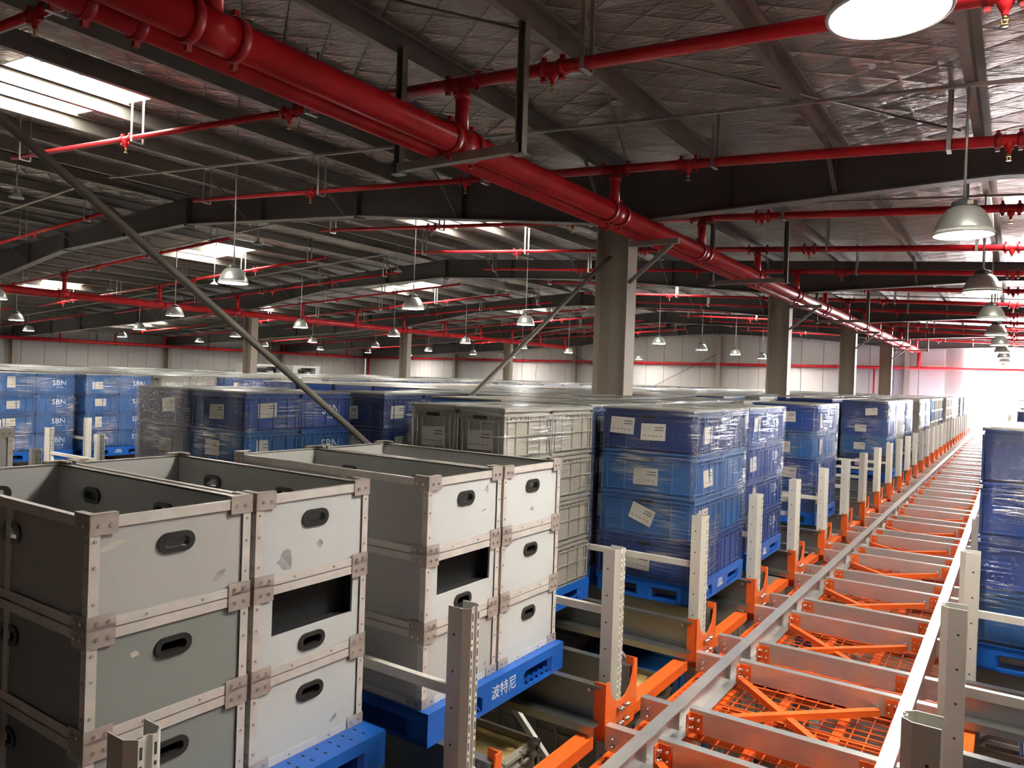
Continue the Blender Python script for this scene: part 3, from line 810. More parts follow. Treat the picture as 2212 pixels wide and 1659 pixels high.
# ---------------------------------------------------------------- shuttle tracks
def track(x0, klo, khi, where):
    """x0 = x of the left posts; everything is placed from there"""
    dx = x0 + 1.84
    XLr, XRr = -1.53 + dx, -0.468 + dx
    ya, yb = yk(klo), yk(khi)
    for x, nm in ((XLr, 'left'), (XRr, 'right')):
        o = thing('track_rail', '%s galvanised running rail of the %s' % (nm, where), 'rail', (x, 0, 0), 0, 'track running rails')
        s = 1 if nm == 'left' else -1
        MB().box(-0.037, 0.037, ya, yb, 2.172, 2.18).build('head', 'galv', o)
        MB().box(-0.03 * s - 0.003, -0.03 * s + 0.003, ya, yb, 1.99, 2.172).build('web', 'galv', o)
        MB().box(-0.03, 0.03, ya, yb, 1.985, 1.99).build('foot', 'galv', o)
    L = XRr - XLr
    beam = MB().profile([(0.05, 2.02), (0.0, 2.02), (0.0, 2.145), (0.05, 2.145), (0.05, 2.12)], 0.005, 'x', 0.045, L - 0.045).mesh('web', 'galv')
    stubL = MB().profile([(0.05, 2.02), (0.0, 2.02), (0.0, 2.145), (0.05, 2.145), (0.05, 2.12)], 0.005, 'x', 0.0, XLr - x0 - 0.07).mesh('web', 'galv')
    rx = -0.19 + dx
    stubR = MB().profile([(0.05, 2.02), (0.0, 2.02), (0.0, 2.145), (0.05, 2.145), (0.05, 2.12)], 0.005, 'x', XRr + 0.04 - XLr, rx - XLr - 0.06).mesh('web', 'galv')
    conn = MB()
    for x in (0.05, L - 0.05):
        sg = 1 if x < 0.3 else -1
        conn.box(x - 0.004, x + 0.004, -0.06, -0.008, 2.02, 2.13)
        conn.box(min(x, x + sg * 0.075), max(x, x + sg * 0.075), -0.012, -0.005, 2.02, 2.13)
    conn = conn.mesh('connector', 'orange')
    cb = MB()
    for x in (0.05, L - 0.05):
        sg = 1 if x < 0.3 else -1
        for z in (2.05, 2.10):
            for q in (0.02, 0.055): cb.cyl((x + sg * q, -0.01, z), (x + sg * q, -0.03, z), 0.008, 6)
            cb.cyl((x - sg * 0.012, -0.035, z), (x + sg * 0.02, -0.035, z), 0.008, 6)
    cb = cb.mesh('bolts', 'steel_bolt')
    sb = MB()
    for z in (2.05, 2.09): sb.cyl((0.05, -0.003, z), (0.05, -0.03, z), 0.011, 6)
    sb = sb.mesh('bolts', 'steel_bolt')
    # mesh deck panel of one bay
    x_a, x_b = -0.245, 1.31           # relative to left running rail
    yl = P - 0.02
    fr = MB()
    for x in (x_a, 0.02, 0.36, 0.72, 1.05, x_b): fr.box(x - 0.028, x + 0.028, 0, yl, 1.925, 1.955)
    for y in (0.0, yl / 3, yl * 2 / 3, yl): fr.box(x_a, x_b, y - 0.025, y + 0.025, 1.92, 1.95)
    fr = fr.mesh('deck_frame', 'orange')
    wr = MB()
    n = int((x_b - x_a) / 0.085)
    for i in range(n + 1):
        x = x_a + (x_b - x_a) * i / n; wr.box(x - 0.0035, x + 0.0035, 0, yl, 1.956, 1.963)
    n = int(yl / 0.08)
    for i in range(n + 1):
        y = yl * i / n; wr.box(x_a, x_b, y - 0.0035, y + 0.0035, 1.962, 1.969)
    wr = wr.mesh('wire_grid', 'orange')
    def diag(p0, p1, z):
        m = MB(); m.bar((*p0, z), (*p1, z), 0.045, 0.004)
        a, b, c, LL_ = m.frame_axes((*p0, z), (*p1, z))
        m.bar(Vector((*p0, z - 0.018)) + b * 0.02, Vector((*p1, z - 0.018)) + b * 0.02, 0.004, 0.036)
        m.bar(Vector((*p0, z - 0.018)) - b * 0.02, Vector((*p1, z - 0.018)) - b * 0.02, 0.004, 0.036)
        return m
    dA = diag((0.05, 1.02), (0.83, 0.22), 2.045).mesh('cross_strut', 'orange')
    dB = diag((0.08, 0.22), (0.90, 1.0), 2.065).mesh('cross_strut', 'orange')
    nuts = MB().cyl((0.83, 0.22, 2.05), (0.83, 0.22, 2.08), 0.012, 6).cyl((0.9, 1.0, 2.06), (0.9, 1.0, 2.09), 0.012, 6).cyl((0.05, 1.02, 2.05), (0.05, 1.02, 2.08), 0.012, 6).mesh('bolts', 'steel_bolt')
    ob = MB().box(-0.045, 0.045, 0.24, P - 0.24, 2.025, 2.09).mesh('orange_beam', 'orange')
    sq = Seq()
    for k in range(klo, khi):
        y = yk(k)
        nm = sq([(x, y + q, 2.1) for x in (x0, XLr, XLr + 0.5, XRr, rx) for q in (0.0, 0.3, 0.7)], '')
        for s, w_ in ((-0.17, 'near'), (0.29, 'far')):
            o = thing('cross_beam', 'galvanised cross beam between the rails of the %s, %s of the %s pair' % (where, w_, nm), 'beam', (XLr, y + s + 0.02, 0), 0, 'track cross beams')
            put('web', beam, o); c_ = put('connector', conn, o); put('bolts', cb, c_)
            o = thing('stub_beam', 'short galvanised stub left of the %s, %s of the %s pair' % (where, w_, nm), 'beam', (x0 + 0.07, y + s - 0.02, 0), 0, 'track stub beams')
            put('web', stubL, o); put('bolts', sb, o)
            o = thing('stub_beam', 'short galvanised stub right of the %s, %s of the %s pair' % (where, w_, nm), 'beam', (XLr, y + s + 0.02, 0), 0, 'track stub beams')
            put('web', stubR, o)
        o = thing('cross_brace', 'orange X-shaped brace between cross beams of the %s, %s bay' % (where, nm), 'brace', (XLr, y + 0.2, 0), 0, 'track cross braces')
        put('cross_strut', dA, o); put('cross_strut', dB, o); put('bolts', nuts, o)
        o = thing('deck_panel', 'orange wire mesh deck panel under the %s, %s bay' % (where, nm), 'mesh deck', (XLr, y + 0.01, 0), 0, 'mesh deck panels')
        put('deck_frame', fr, o); g_ = put('wire_grid', wr, o); tag(g_, kind='stuff')
        for x, sd in ((x0 - 0.02, 'left'), (rx + 0.02, 'right')):
            o = tag(put('spacer_beam', ob, None, (x, y, 0)), 'orange spacer beam between uprights %s of the %s, %s bay' % (sd, where, nm), 'beam', 'orange spacer beams')
track(-1.84, -2, NL - 1, 'shuttle track')
track(-13.1, -1, 7, 'second track')

# ---------------------------------------------------------------- grey aluminium-edged boxes
BX, BYW, BH = 1.38, 0.570, 0.340
def holed_panel(m, plane, w_, h_, t, holes, off):
    """flat panel in local (a, z) with rectangular holes; plane 'x' -> normal x, 'y' -> normal y"""
    A = sorted(set([0, w_] + [q for h in holes for q in (h[0], h[1])]))
    Z = sorted(set([0, h_] + [q for h in holes for q in (h[2], h[3])]))
    for i in range(len(A) - 1):
        for j in range(len(Z) - 1):
            ca, cz = (A[i] + A[i + 1]) / 2, (Z[j] + Z[j + 1]) / 2
            if any(h[0] < ca < h[1] and h[2] < cz < h[3] for h in holes): continue
            if plane == 'x': m.box(off[0], off[0] + t, off[1] + A[i], off[1] + A[i + 1], off[2] + Z[j], off[2] + Z[j + 1])
            else: m.box(off[0] + A[i], off[0] + A[i + 1], off[1], off[1] + t, off[2] + Z[j], off[2] + Z[j + 1])
    return m
def stadium(a, b, n=8):
    """outline, half length a, half height b"""
    p = []
    for i in range(n + 1): t = -PI / 2 + PI * i / n; p.append((a - b + b * math.cos(t), b * math.sin(t)))
    for i in range(n + 1): t = PI / 2 + PI * i / n; p.append((-a + b + b * math.cos(t), b * math.sin(t)))
    return p
def handle_mesh():
    """black plastic handle ring lying in the y-z plane, facing +x"""
    m = MB()
    o_, i_ = stadium(0.066, 0.034), stadium(0.046, 0.017)
    n = len(o_)
    for k in range(n):
        j = (k + 1) % n
        for (x0, x1) in ((-0.02, 0.007),):
            a, b, c, d = o_[k], o_[j], i_[j], i_[k]
            m._add([(x1, a[0], a[1]), (x1, b[0], b[1]), (x1, c[0], c[1]), (x1, d[0], d[1]), (x0, a[0], a[1]), (x0, b[0], b[1]), (x0, c[0], c[1]), (x0, d[0], d[1])],
                   [(0, 1, 2, 3), (7, 6, 5, 4), (0, 4, 5, 1), (2, 6, 7, 3)])
    return m.mesh('handle', 'black_rubber')
HND = handle_mesh()
HB = 0.112
def box_meshes():
    R = {}
    t = 0.01
    hw, hh = 0.056, 0.024
    zc = BH - HB
    def end(holes, key, mt):
        m = MB(); holed_panel(m, 'x', BYW - 0.03, BH - 0.02, t, holes, (BX / 2 - 0.018, -BYW / 2 + 0.015, 0.01)); R[key] = m.mesh('end_panel', mt)
    yc = (BYW - 0.03) / 2
    hole = (yc - hw, yc + hw, zc - 0.01 - hh, zc - 0.01 + hh)
    for mt in ('box_grey', 'box_dark', 'box_white'): end([hole], 'end_' + mt, mt)
    h2 = (yc - hw, yc + hw, 0.075 - hh, 0.075 + hh)
    end([(0.075, BYW - 0.085, 0.135, 0.318), h2], 'end_window', 'box_white')
    m = MB(); holed_panel(m, 'x', BYW - 0.03, BH - 0.02, t, [hole], (-BX / 2 + 0.008, -BYW / 2 + 0.015, 0.01)); R['back'] = m.mesh('end_panel', 'box_grey')
    for mt in ('box_grey', 'box_dark'):
        for sd, y in (('near', -BYW / 2 + 0.008), ('far', BYW / 2 - 0.018)):
            hs = []
            for xx in (0.30, 0.85): hs.append((xx - hw, xx + hw, zc - 0.01 - hh, zc - 0.01 + hh))
            m = MB(); holed_panel(m, 'y', BX - 0.03, BH - 0.02, t, hs, (-BX / 2 + 0.015, y, 0.01)); R[sd + mt] = m.mesh('side_panel', mt)
    m = MB(); m.box(-BX / 2 + 0.015, BX / 2 - 0.015, -BYW / 2 + 0.015, BYW / 2 - 0.015, 0.008, 0.018); R['floor'] = m.mesh('bottom_panel', 'box_dark')
    # aluminium angle trims along the 12 edges + mid strips
    m = MB(); e = 0.032; q = 0.0025
    for sx in (-1, 1):
        for sy in (-1, 1):
            x, y = sx * BX / 2, sy * BYW / 2
            m.box(min(x, x - sx * e), max(x, x - sx * e), min(y, y - sy * q), max(y, y - sy * q), 0, BH)
            m.box(min(x, x - sx * q), max(x, x - sx * q), min(y, y - sy * e), max(y, y - sy * e), 0, BH)
    for z, dz in ((0, 1), (BH, -1)):
        for sy in (-1, 1):
            y = sy * BYW / 2
            m.box(-BX / 2, BX / 2, min(y, y - sy * q), max(y, y - sy * q), min(z, z + dz * e), max(z, z + dz * e))
            m.box(-BX / 2, BX / 2, min(y, y - sy * 0.022), max(y, y - sy * 0.022), min(z, z + dz * q), max(z, z + dz * q))
        for sx in (-1, 1):
            x = sx * BX / 2
            m.box(min(x, x - sx * q), max(x, x - sx * q), -BYW / 2, BYW / 2, min(z, z + dz * e), max(z, z + dz * e))
            m.box(min(x, x - sx * 0.022), max(x, x - sx * 0.022), -BYW / 2, BYW / 2, min(z, z + dz * q), max(z, z + dz * q))
    for xx in (0.16,):
        for sy in (-1, 1):
            y = sy * (BYW / 2 - 0.004); m.box(xx - 0.018, xx + 0.018, y - 0.003, y + 0.003, e, BH - e)
    R['trim'] = m.mesh('edge_trim', 'alu')
    # corner bracket pressing (top-type) for the corner at +x,-y ; mirrored by scale
    m = MB()
    def cb(z0, z1, lip):
        m.box(-0.085, 0.004, -0.004, 0.0, z0, z1); m.box(0.0, 0.004, -0.004, 0.085, z0, z1)
        if lip: m.box(-0.085, 0.004, -0.004, 0.02, z1 - 0.003, z1 + 0.003); m.box(-0.02, 0.004, -0.004, 0.085, z1 - 0.003, z1 + 0.003)
    cb(BH - 0.05, BH + 0.012, True)
    R['cbt'] = m.mesh('corner_bracket', 'bracket')
    m = MB(); cb(0.0, 0.045, False); R['cbb'] = m.mesh('corner_bracket', 'bracket')
    for key, z in (('rvt', BH - 0.022), ('rvb', 0.022)):
        m = MB()
        for q_ in (0.026, 0.062):
            m.cyl((-q_, -0.004, z), (-q_, -0.0085, z), 0.0058, 8); m.cyl((0.004, q_, z), (0.0085, q_, z), 0.0058, 8)
        R[key] = m.mesh('rivets', 'steel_bolt')
    m = MB()
    for z in (0.08, 0.19, 0.27):
        for sy in (-1, 1):
            m.cyl((BX / 2, sy * (BYW / 2 - 0.016), z), (BX / 2 + 0.004, sy * (BYW / 2 - 0.016), z), 0.0048, 8)
        m.cyl((BX / 2 - 0.016, -BYW / 2, z), (BX / 2 - 0.016, -BYW / 2 - 0.004, z), 0.0048, 8)
    for y in (-0.1, 0.1): m.cyl((BX / 2, y, 0.014), (BX / 2 + 0.004, y, 0.014), 0.0048, 8)
    R['stud'] = m.mesh('trim_rivets', 'bracket')
    return R
GB = box_meshes()
SMUDGES = {}
def smudge(seed, w_, h_):
    rg = random.Random(seed); m = MB()
    pts = []
    n = 14
    for i in range(n):
        t = 2 * PI * i / n; r = rg.uniform(0.6, 1.0); pts.append((r * w_ * math.cos(t), r * h_ * math.sin(t)))
    m.prism(pts, 'x', 0, 0.0006)
    return m.mesh('smudge', 'dirt')
def grey_box(label, x, y, z, end='box_grey', side='box_grey', marks=()):
    """x,y = centre of the base; aisle face at +x"""
    o = thing('turnover_box', label, 'box', (x, y, z), 0, 'aluminium edged boxes')
    ep = put('end_panel', GB['end_window' if end == 'window' else 'end_' + end], o)
    put('end_panel', GB['back'], o); put('side_panel', GB['near' + side], o); put('side_panel', GB['far' + side], o)
    put('bottom_panel', GB['floor'], o); tr = put('edge_trim', GB['trim'], o); tag(put('trim_rivets', GB['stud'], tr), kind='stuff')
    for sx in (1, -1):
        for sy in (1, -1):
            for k, rv in (('cbt', 'rvt'), ('cbb', 'rvb')):
                b = put('corner_bracket', GB[k], o, (sx * (BX / 2 + 0.0), -sy * (BYW / 2), 0)); b.scale = (sx, sy, 1)
                tag(put('rivets', GB[rv], b), kind='stuff')
    hz = 0.085 if end == 'window' else BH - HB
    if end == 'window':  # black sheets stand in for the shade inside the closed box
        MB().box(BX / 2 - 0.10, BX / 2 - 0.09, -BYW / 2 + 0.03, BYW / 2 - 0.03, 0.13, 0.34).build('foam_liner', 'void', o)
        MB().box(BX / 2 - 0.09, BX / 2 - 0.02, -BYW / 2 + 0.03, BYW / 2 - 0.03, 0.13, 0.138).build('foam_liner', 'void', o)
        MB().box(BX / 2 - 0.09, BX / 2 - 0.02, BYW / 2 - 0.042, BYW / 2 - 0.03, 0.138, 0.34).build('foam_liner', 'void', o)
    put('handle', HND, o, (BX / 2 - 0.008, 0, hz)); put('handle', HND, o, (-BX / 2 + 0.008, 0, BH - HB), (0, 0, PI))
    for xx in (-BX / 2 + 0.315, -BX / 2 + 0.865):
        put('handle', HND, o, (xx, -BYW / 2 + 0.008, BH - HB), (0, 0, -PI / 2)); put('handle', HND, o, (xx, BYW / 2 - 0.008, BH - HB), (0, 0, PI / 2))
    for i, (my, mz, mw, mh, mt, tilt) in enumerate(marks):
        me = smudge(int(abs(my * 1000) + mz * 7000), mw, mh)
        me.materials.clear(); me.materials.append(MATS[mt])
        put('tape_scrap' if mt == 'paper' else 'smudge', me, ep, (BX / 2 - 0.0078, my, mz), (tilt, 0, 0))
    return o

# ---------------------------------------------------------------- pallets
def pallet_meshes(lx, ly, fancy):
    """lx along x, ly along y; aisle face +x. returns dict of part meshes"""
    R = {}; h = 0.15
    m = MB()
    # deck with slots: strips
    n = 9; st = lx / n
    for i in range(n): m.box(-lx / 2 + i * st, -lx / 2 + (i + 1) * st - (0.018 if i < n - 1 else 0), -ly / 2, ly / 2, h - 0.022, h)
    for y in (-ly / 2 + 0.06, 0.0, ly / 2 - 0.06): m.box(-lx / 2, lx / 2, y - 0.06, y + 0.06, h - 0.026, h - 0.0005)
    m.box(-lx / 2, -lx / 2 + 0.02, -ly / 2, ly / 2, h - 0.05, h); m.box(lx / 2 - 0.02, lx / 2, -ly / 2, ly / 2, h - 0.05, h)
    m.box(-lx / 2, lx / 2, -ly / 2, -ly / 2 + 0.02, h - 0.05, h); m.box(-lx / 2, lx / 2, ly / 2 - 0.02, ly / 2, h - 0.05, h)
    R['deck'] = m.mesh('deck', 'pallet_blue')
    m = MB()
    bw = 0.14
    R['foot'] = []
    xs_ = [-lx / 2 + bw / 2, 0, lx / 2 - bw / 2]; ys_ = [-ly / 2 + bw / 2, 0, ly / 2 - bw / 2]
    m = MB(); m.prism([(-bw / 2 + 0.02, -bw / 2), (bw / 2 - 0.02, -bw / 2), (bw / 2, -bw / 2 + 0.02), (bw / 2, bw / 2 - 0.02), (bw / 2 - 0.02, bw / 2), (-bw / 2 + 0.02, bw / 2), (-bw / 2, bw / 2 - 0.02), (-bw / 2, -bw / 2 + 0.02)], 'z', 0.02, h - 0.026)
    R['block'] = m.mesh('foot_block', 'pallet_blue'); R['bpos'] = [(x, y) for x in xs_ for y in ys_]
    m = MB()
    for y in ys_: m.box(-lx / 2, lx / 2, y - bw / 2, y + bw / 2, 0, 0.02)
    for x in (xs_[0], xs_[2]): m.box(x - bw / 2, x + bw / 2, -ly / 2, ly / 2, 0, 0.0195)
    R['skid'] = m.mesh('skid', 'pallet_blue')
    # truss ribs in the fork openings of the aisle face
    m = MB(); n = 6
    for c in (-ly / 4 - 0.0, ly / 4):
        w_ = ly / 2 - bw - 0.06
        for i in range(n):
            a = c - w_ / 2 + w_ * i / n; b = a + w_ / n
            m.bar((lx / 2 - 0.02, a, 0.02), (lx / 2 - 0.02, (a + b) / 2, 0.05), 0.02, 0.005)
            m.bar((lx / 2 - 0.02, (a + b) / 2, 0.05), (lx / 2 - 0.02, b, 0.02), 0.02, 0.005)
    R['truss'] = m.mesh('opening_ribs', 'pallet_blue')
    m = MB(); xf0, xf1 = lx / 2 - 0.03, lx / 2 + 0.001
    m.box(xf0, xf1, -0.185, 0.185, 0.0, h - 0.025); m.box(xf0, xf1, -ly / 2, -ly / 2 + 0.09, 0.0, h - 0.03); m.box(xf0, xf1, ly / 2 - 0.09, ly / 2, 0.0, h - 0.03)
    m.box(xf0, xf1, -ly / 2, ly / 2, h - 0.026, h); m.box(xf0, xf1, -ly / 2, ly / 2, 0.0, 0.02)
    for sg in (-1, 1):
        a, b = sg * 0.185, sg * (ly / 2 - 0.09)
        for q, d in ((a, sg), (b, -sg)):
            m.prism([(q, h - 0.026), (q + d * 0.06, h - 0.026), (q, 0.085)], 'x', xf0, xf1)
    R['fascia'] = m.mesh('fascia', 'pallet_blue')
    m = MB()
    for sg in (-1, 1):
        a = sg * 0.19; w_ = sg * (ly / 2 - 0.09 - 0.19) / n
        for i in range(n):
            m.bar((lx / 2 - 0.015, a + w_ * i, 0.02), (lx / 2 - 0.015, a + w_ * (i + 0.5), 0.052), 0.02, 0.005)
            m.bar((lx / 2 - 0.015, a + w_ * (i + 0.5), 0.052), (lx / 2 - 0.015, a + w_ * (i + 1), 0.02), 0.02, 0.005)
    R['truss'] = m.mesh('opening_ribs', 'pallet_blue')
    # gussets giving the openings their slanted ends
    m = MB()
    for c in (-ly / 4, ly / 4):
        w_ = (ly - 3 * bw) / 2
        for s in (-1, 1):
            yy = c + s * w_ / 2
            m.prism([(yy, h - 0.04), (yy - s * 0.05, h - 0.04), (yy, 0.08)], 'x', lx / 2 - 0.03, lx / 2)
            m.prism([(yy, 0.02), (yy - s * 0.04, 0.02), (yy, 0.055)], 'x', lx / 2 - 0.03, lx / 2)
    R['gusset'] = m.mesh('gusset', 'pallet_blue')
    m = MB()
    for y in [-ly / 2 + 0.08 + i * (ly - 0.16) / 15 for i in range(16)]:
        for x in (lx / 2 - 0.05, lx / 2 - 0.10):
            m.box(x - 0.009, x + 0.009, y - 0.004, y + 0.004, h - 0.0002, h + 0.0004)
    R['slots'] = m.mesh('drain_slots', 'void')
    return R
PM_BIG = pallet_meshes(1.2, 1.19, True)
PM_SML = pallet_meshes(0.80, 1.19, False)
TXT_CN = text_mesh('波特尼', 0.075, 'print_white')
TXT_CN2 = text_mesh('波特尼\n仓储物流', 0.034, 'print_white')
TXT_SBN = text_mesh('SBN', 0.125, 'print_pale')
TXT_SUB = text_mesh('www.sbn.cn', 0.026, 'print_pale')
NP = [0]
def pallet(label, x, y, z, R, lx, text=None, flip=False, detail=True):
    o = thing('plastic_pallet', label, 'pallet', (x, y, z), PI if flip else 0, 'blue plastic pallets')
    d = put('deck', R['deck'], o); put('skid', R['skid'], o)
    for p in R['bpos']: put('foot_block', R['block'], o, (*p, 0))
    if detail:
        put('opening_ribs', R['truss'], o); put('fascia', R['fascia'], o); tag(put('drain_slots', R['slots'], d), kind='stuff')
    if text: put('lettering', text, o, (lx / 2 + 0.002, 0, 0.075), (PI / 2, 0, PI / 2))
    return o

# near grey box stacks
ZP = 2.352
lane_c = lambda k: yk(k) + P / 2
def box_stack(tag_, xfront, pfront, k, spec, pal_label, text):
    yc = lane_c(k) - (0.02 if k < 0 else 0.0)
    pallet(pal_label, pfront - 0.6, yc, ZP, PM_BIG, 1.2, text)
    for c, col in enumerate(('near', 'far')):
        y = yc + (-0.297 if c == 0 else 0.297)
        for t in range(3):
            sp = spec.get((c, t), {})
            lab = sp.get('label') or 'grey aluminium-edged box, %s of the %s column, %s' % (('bottom', 'middle', 'top')[t], col, tag_)
            sp = {k_: v for k_, v in sp.items() if k_ != 'label'}
            grey_box(lab, xfront - BX / 2, y, ZP + 0.151 + t * (BH + 0.004), **sp)
box_stack('nearest box stack', -2.28, -2.15, -1, {
    (0, 2): dict(marks=[(-0.21, 0.25, 0.055, 0.012, 'paper', 0.25), (0.17, 0.085, 0.04, 0.012, 'dirt', 0.6)]),
    (0, 1): dict(end='box_dark', side='box_dark', marks=[(-0.13, 0.235, 0.018, 0.012, 'paper', 0.1)]),
    (0, 0): dict(end='box_dark', side='box_dark'),
    (1, 2): dict(end='box_white', marks=[(-0.14, 0.08, 0.045, 0.05, 'dirt', 0.0), (0.03, 0.12, 0.02, 0.018, 'dirt', 0.0)]),
    (1, 1): dict(end='window', label='grey aluminium-edged box with cut-out window, middle of far column, nearest stack'),
    (1, 0): dict(end='box_white', marks=[(0.13, 0.07, 0.03, 0.012, 'dirt', 0.5)])}, 'blue plastic pallet under the nearest grey box stack', None)
box_stack('second box stack', -2.15, -2.10, 0, {
    (0, 2): dict(end='box_white', marks=[(0.15, 0.15, 0.02, 0.006, 'dirt', 0.3)]),
    (0, 1): dict(end='window', label='grey aluminium-edged box with cut-out window, middle of near column, second stack'),
    (0, 0): dict(end='box_grey', marks=[(0.2, 0.06, 0.02, 0.01, 'dirt', 0.6)]),
    (1, 2): dict(end='box_white', marks=[(-0.2, 0.29, 0.014, 0.014, 'paper', 0.0), (0.0, 0.1, 0.03, 0.012, 'dirt', 0)]),
    (1, 1): dict(end='box_white'), (1, 0): dict(end='box_white')}, 'blue plastic pallet with white lettering under the second grey box stack', TXT_CN)
box_stack('rear stack at left edge', -5.58, -5.5, -1, {}, 'blue plastic pallet under the grey box stack at the left edge', None)
# handwritten pencil mark 4 on the second stack's top near box
for o in bpy.data.objects:
    if o.get('label', '').startswith('grey aluminium-edged box, top of the near column, second'):
        put('pencil_mark', text_mesh('4', 0.07, 'dirt'), o, (BX / 2 - 0.0075, 0.17, 0.25), (PI / 2, 0, PI / 2))

# ---------------------------------------------------------------- crates
def crate_mesh(lx, ly, h, m_, ribs=3, grid=False):
    m = MB(); t = 0.014
    x, y = lx / 2 - t, ly / 2 - t
    # wall core
    m.box(-x, x, -y, -y + 0.006, 0.0, h); m.box(-x, x, y - 0.006, y, 0, h); m.box(-x, -x + 0.006, -y, y, 0, h); m.box(x - 0.006, x, -y, y, 0, h)
    m.box(-x, x, -y, y, 0.004, 0.012)
    def band(z0, z1, o=0.0):
        a, b = lx / 2 - o, ly / 2 - o
        m.box(-a, a, -b, -b + t, z0, z1); m.box(-a, a, b - t, b, z0, z1); m.box(-a, -a + t, -b, b, z0, z1); m.box(a - t, a, -b, b, z0, z1)
    band(h - 0.012, h); band(h - 0.045, h - 0.036); band(h - 0.075, h - 0.067, 0.003); band(0.02, 0.028, 0.005); band(0.0, 0.006, 0.008)
    if grid: band(h * 0.45, h * 0.45 + 0.008, 0.003)
    def rib_y(xx):   # rib on +-y faces
        for s in (-1, 1):
            a = s * (ly / 2 - 0.003); b = s * (ly / 2 - t)
            m.box(xx - 0.004, xx + 0.004, min(a, b), max(a, b), 0.01, h - 0.04)
    def rib_x(yy):
        for s in (-1, 1):
            a = s * (lx / 2 - 0.003); b = s * (lx / 2 - t)
            m.box(min(a, b), max(a, b), yy - 0.004, yy + 0.004, 0.01, h - 0.04)
    for i in range(1, ribs + 1):
        rib_y(-lx / 2 + lx * i / (ribs + 1)); rib_x(-ly / 2 + ly * i / (ribs + 1))
    for s in (-1, 1):
        for q in (0.006, 0.05): rib_y(s * (lx / 2 - q)); rib_x(s * (ly / 2 - q))
    # little upright pins between the rim bands
    nn = 10
    for i in range(nn):
        xx = -lx / 2 + lx * (i + 0.5) / nn
        for s in (-1, 1):
            a = s * (ly / 2 - 0.004); b = s * (ly / 2 - t); m.box(xx - 0.003, xx + 0.003, min(a, b), max(a, b), h - 0.067, h - 0.036)
        yy = -ly / 2 + ly * (i + 0.5) / nn
        for s in (-1, 1):
            a = s * (lx / 2 - 0.004); b = s * (lx / 2 - t); m.box(min(a, b), max(a, b), yy - 0.003, yy + 0.003, h - 0.067, h - 0.036)
    return m.mesh('crate_body', m_)
CHT = 0.322
DX, DY = 0.78, 1.19
CR = {}
for c in ('blue', 'blue_light', 'blue_navy'): CR[c] = crate_mesh(DX, DY / 2 - 0.006, CHT - 0.002, c, 3)
CR['crate_grey'] = crate_mesh(DX / 2 - 0.004, DY / 2 - 0.006, CHT - 0.002, 'crate_grey', 3, True)
CR['crate_grey_big'] = crate_mesh(DX, DY / 2 - 0.006, CHT - 0.002, 'crate_grey', 4, True)
SLOT = MB().box(-0.055, 0.055, -0.0008, 0.0, -0.012, 0.012).mesh('grip_slot', 'void')
SLOTX = MB().box(0.0, 0.0008, -0.055, 0.055, -0.012, 0.012).mesh('grip_slot', 'void')
LIDS = {}
for nm, lx in (('big', DX), ('small', DX / 2 - 0.004)):
    LIDS[nm] = MB().box(-lx / 2, lx / 2, -DY / 4 + 0.003, DY / 4 - 0.003, 0, 0.012).box(-lx / 2 + 0.04, lx / 2 - 0.04, -DY / 4 + 0.04, DY / 4 - 0.04, 0.012, 0.016).mesh('lid', 'lid')
def sheet_meshes():
    R = []
    for i in range(4):
        rg = random.Random(i); m = MB()
        w_, h_ = (0.098, 0.066) if i < 3 else (0.06, 0.09)
        p = [(-w_ + rg.uniform(-.006, .006), -h_), (w_, -h_ + rg.uniform(-.006, .006)), (w_ + rg.uniform(-.004, .004), h_), (-w_, h_ + rg.uniform(-.008, .004))]
        m.prism(p, 'y', -0.0012, 0.0)
        m.cur = 1
        for z, a, b in ((h_ * 0.55, 0.15, 0.85), (h_ * 0.25, 0.1, 0.85)): m.box(w_ * a, w_ * b, -0.0016, -0.0012, z - 0.0035, z + 0.0035)
        for q in range(5): m.box(-w_ * 0.8 + q * w_ * 0.33, -w_ * 0.8 + q * w_ * 0.33 + w_ * 0.2, -0.0016, -0.0012, -h_ * 0.5, -h_ * 0.42)
        R.append(m.mesh('paper_label', 'paper', 'print_dark'))
    return R
SHEETS = sheet_meshes()
def film_meshes():
    R = []
    for v in range(3):
        rg = random.Random(40 + v); m = MB()
        a, b, h = DX / 2 + 0.012, DY / 2 + 0.012, 4 * CHT + 0.035
        ring = []
        n1, n2 = 8, 12
        for i in range(n1): ring.append((-a + 2 * a * i / n1, -b, 0))
        for i in range(n2): ring.append((a, -b + 2 * b * i / n2, 1))
        for i in range(n1): ring.append((a - 2 * a * i / n1, b, 2))
        for i in range(n2): ring.append((-a, b - 2 * b * i / n2, 3))
        nz = 18; N = len(ring); vs = []
        for j in range(nz + 1):
            for i, (x, y, sd) in enumerate(ring):
                q = rg.uniform(-0.006, 0.006)
                dx_ = q if sd in (1, 3) else 0; dy_ = q if sd in (0, 2) else 0
                vs.append((x + dx_, y + dy_, 0.03 + (h - 0.03) * j / nz))
        fs = [(j * N + i, j * N + (i + 1) % N, (j + 1) * N + (i + 1) % N, (j + 1) * N + i) for j in range(nz) for i in range(N)]
        m._add(vs, fs, True)
        # film folded over the top edge
        e = 0.0
        o = len(m.v); gx, gy = 8, 10
        tv = []
        for j in range(gy + 1):
            for i in range(gx + 1):
                tv.append((-a + 2 * a * i / gx, -b + 2 * b * j / gy, h + (rg.uniform(-0.004, 0.006) if 0 < i < gx and 0 < j < gy else 0)))
        m._add(tv, [(j * (gx + 1) + i, j * (gx + 1) + i + 1, (j + 1) * (gx + 1) + i + 1, (j + 1) * (gx + 1) + i) for j in range(gy) for i in range(gx)], True)
        R.append(m.mesh('stretch_film', 'film'))
    return R
FILM = film_meshes()
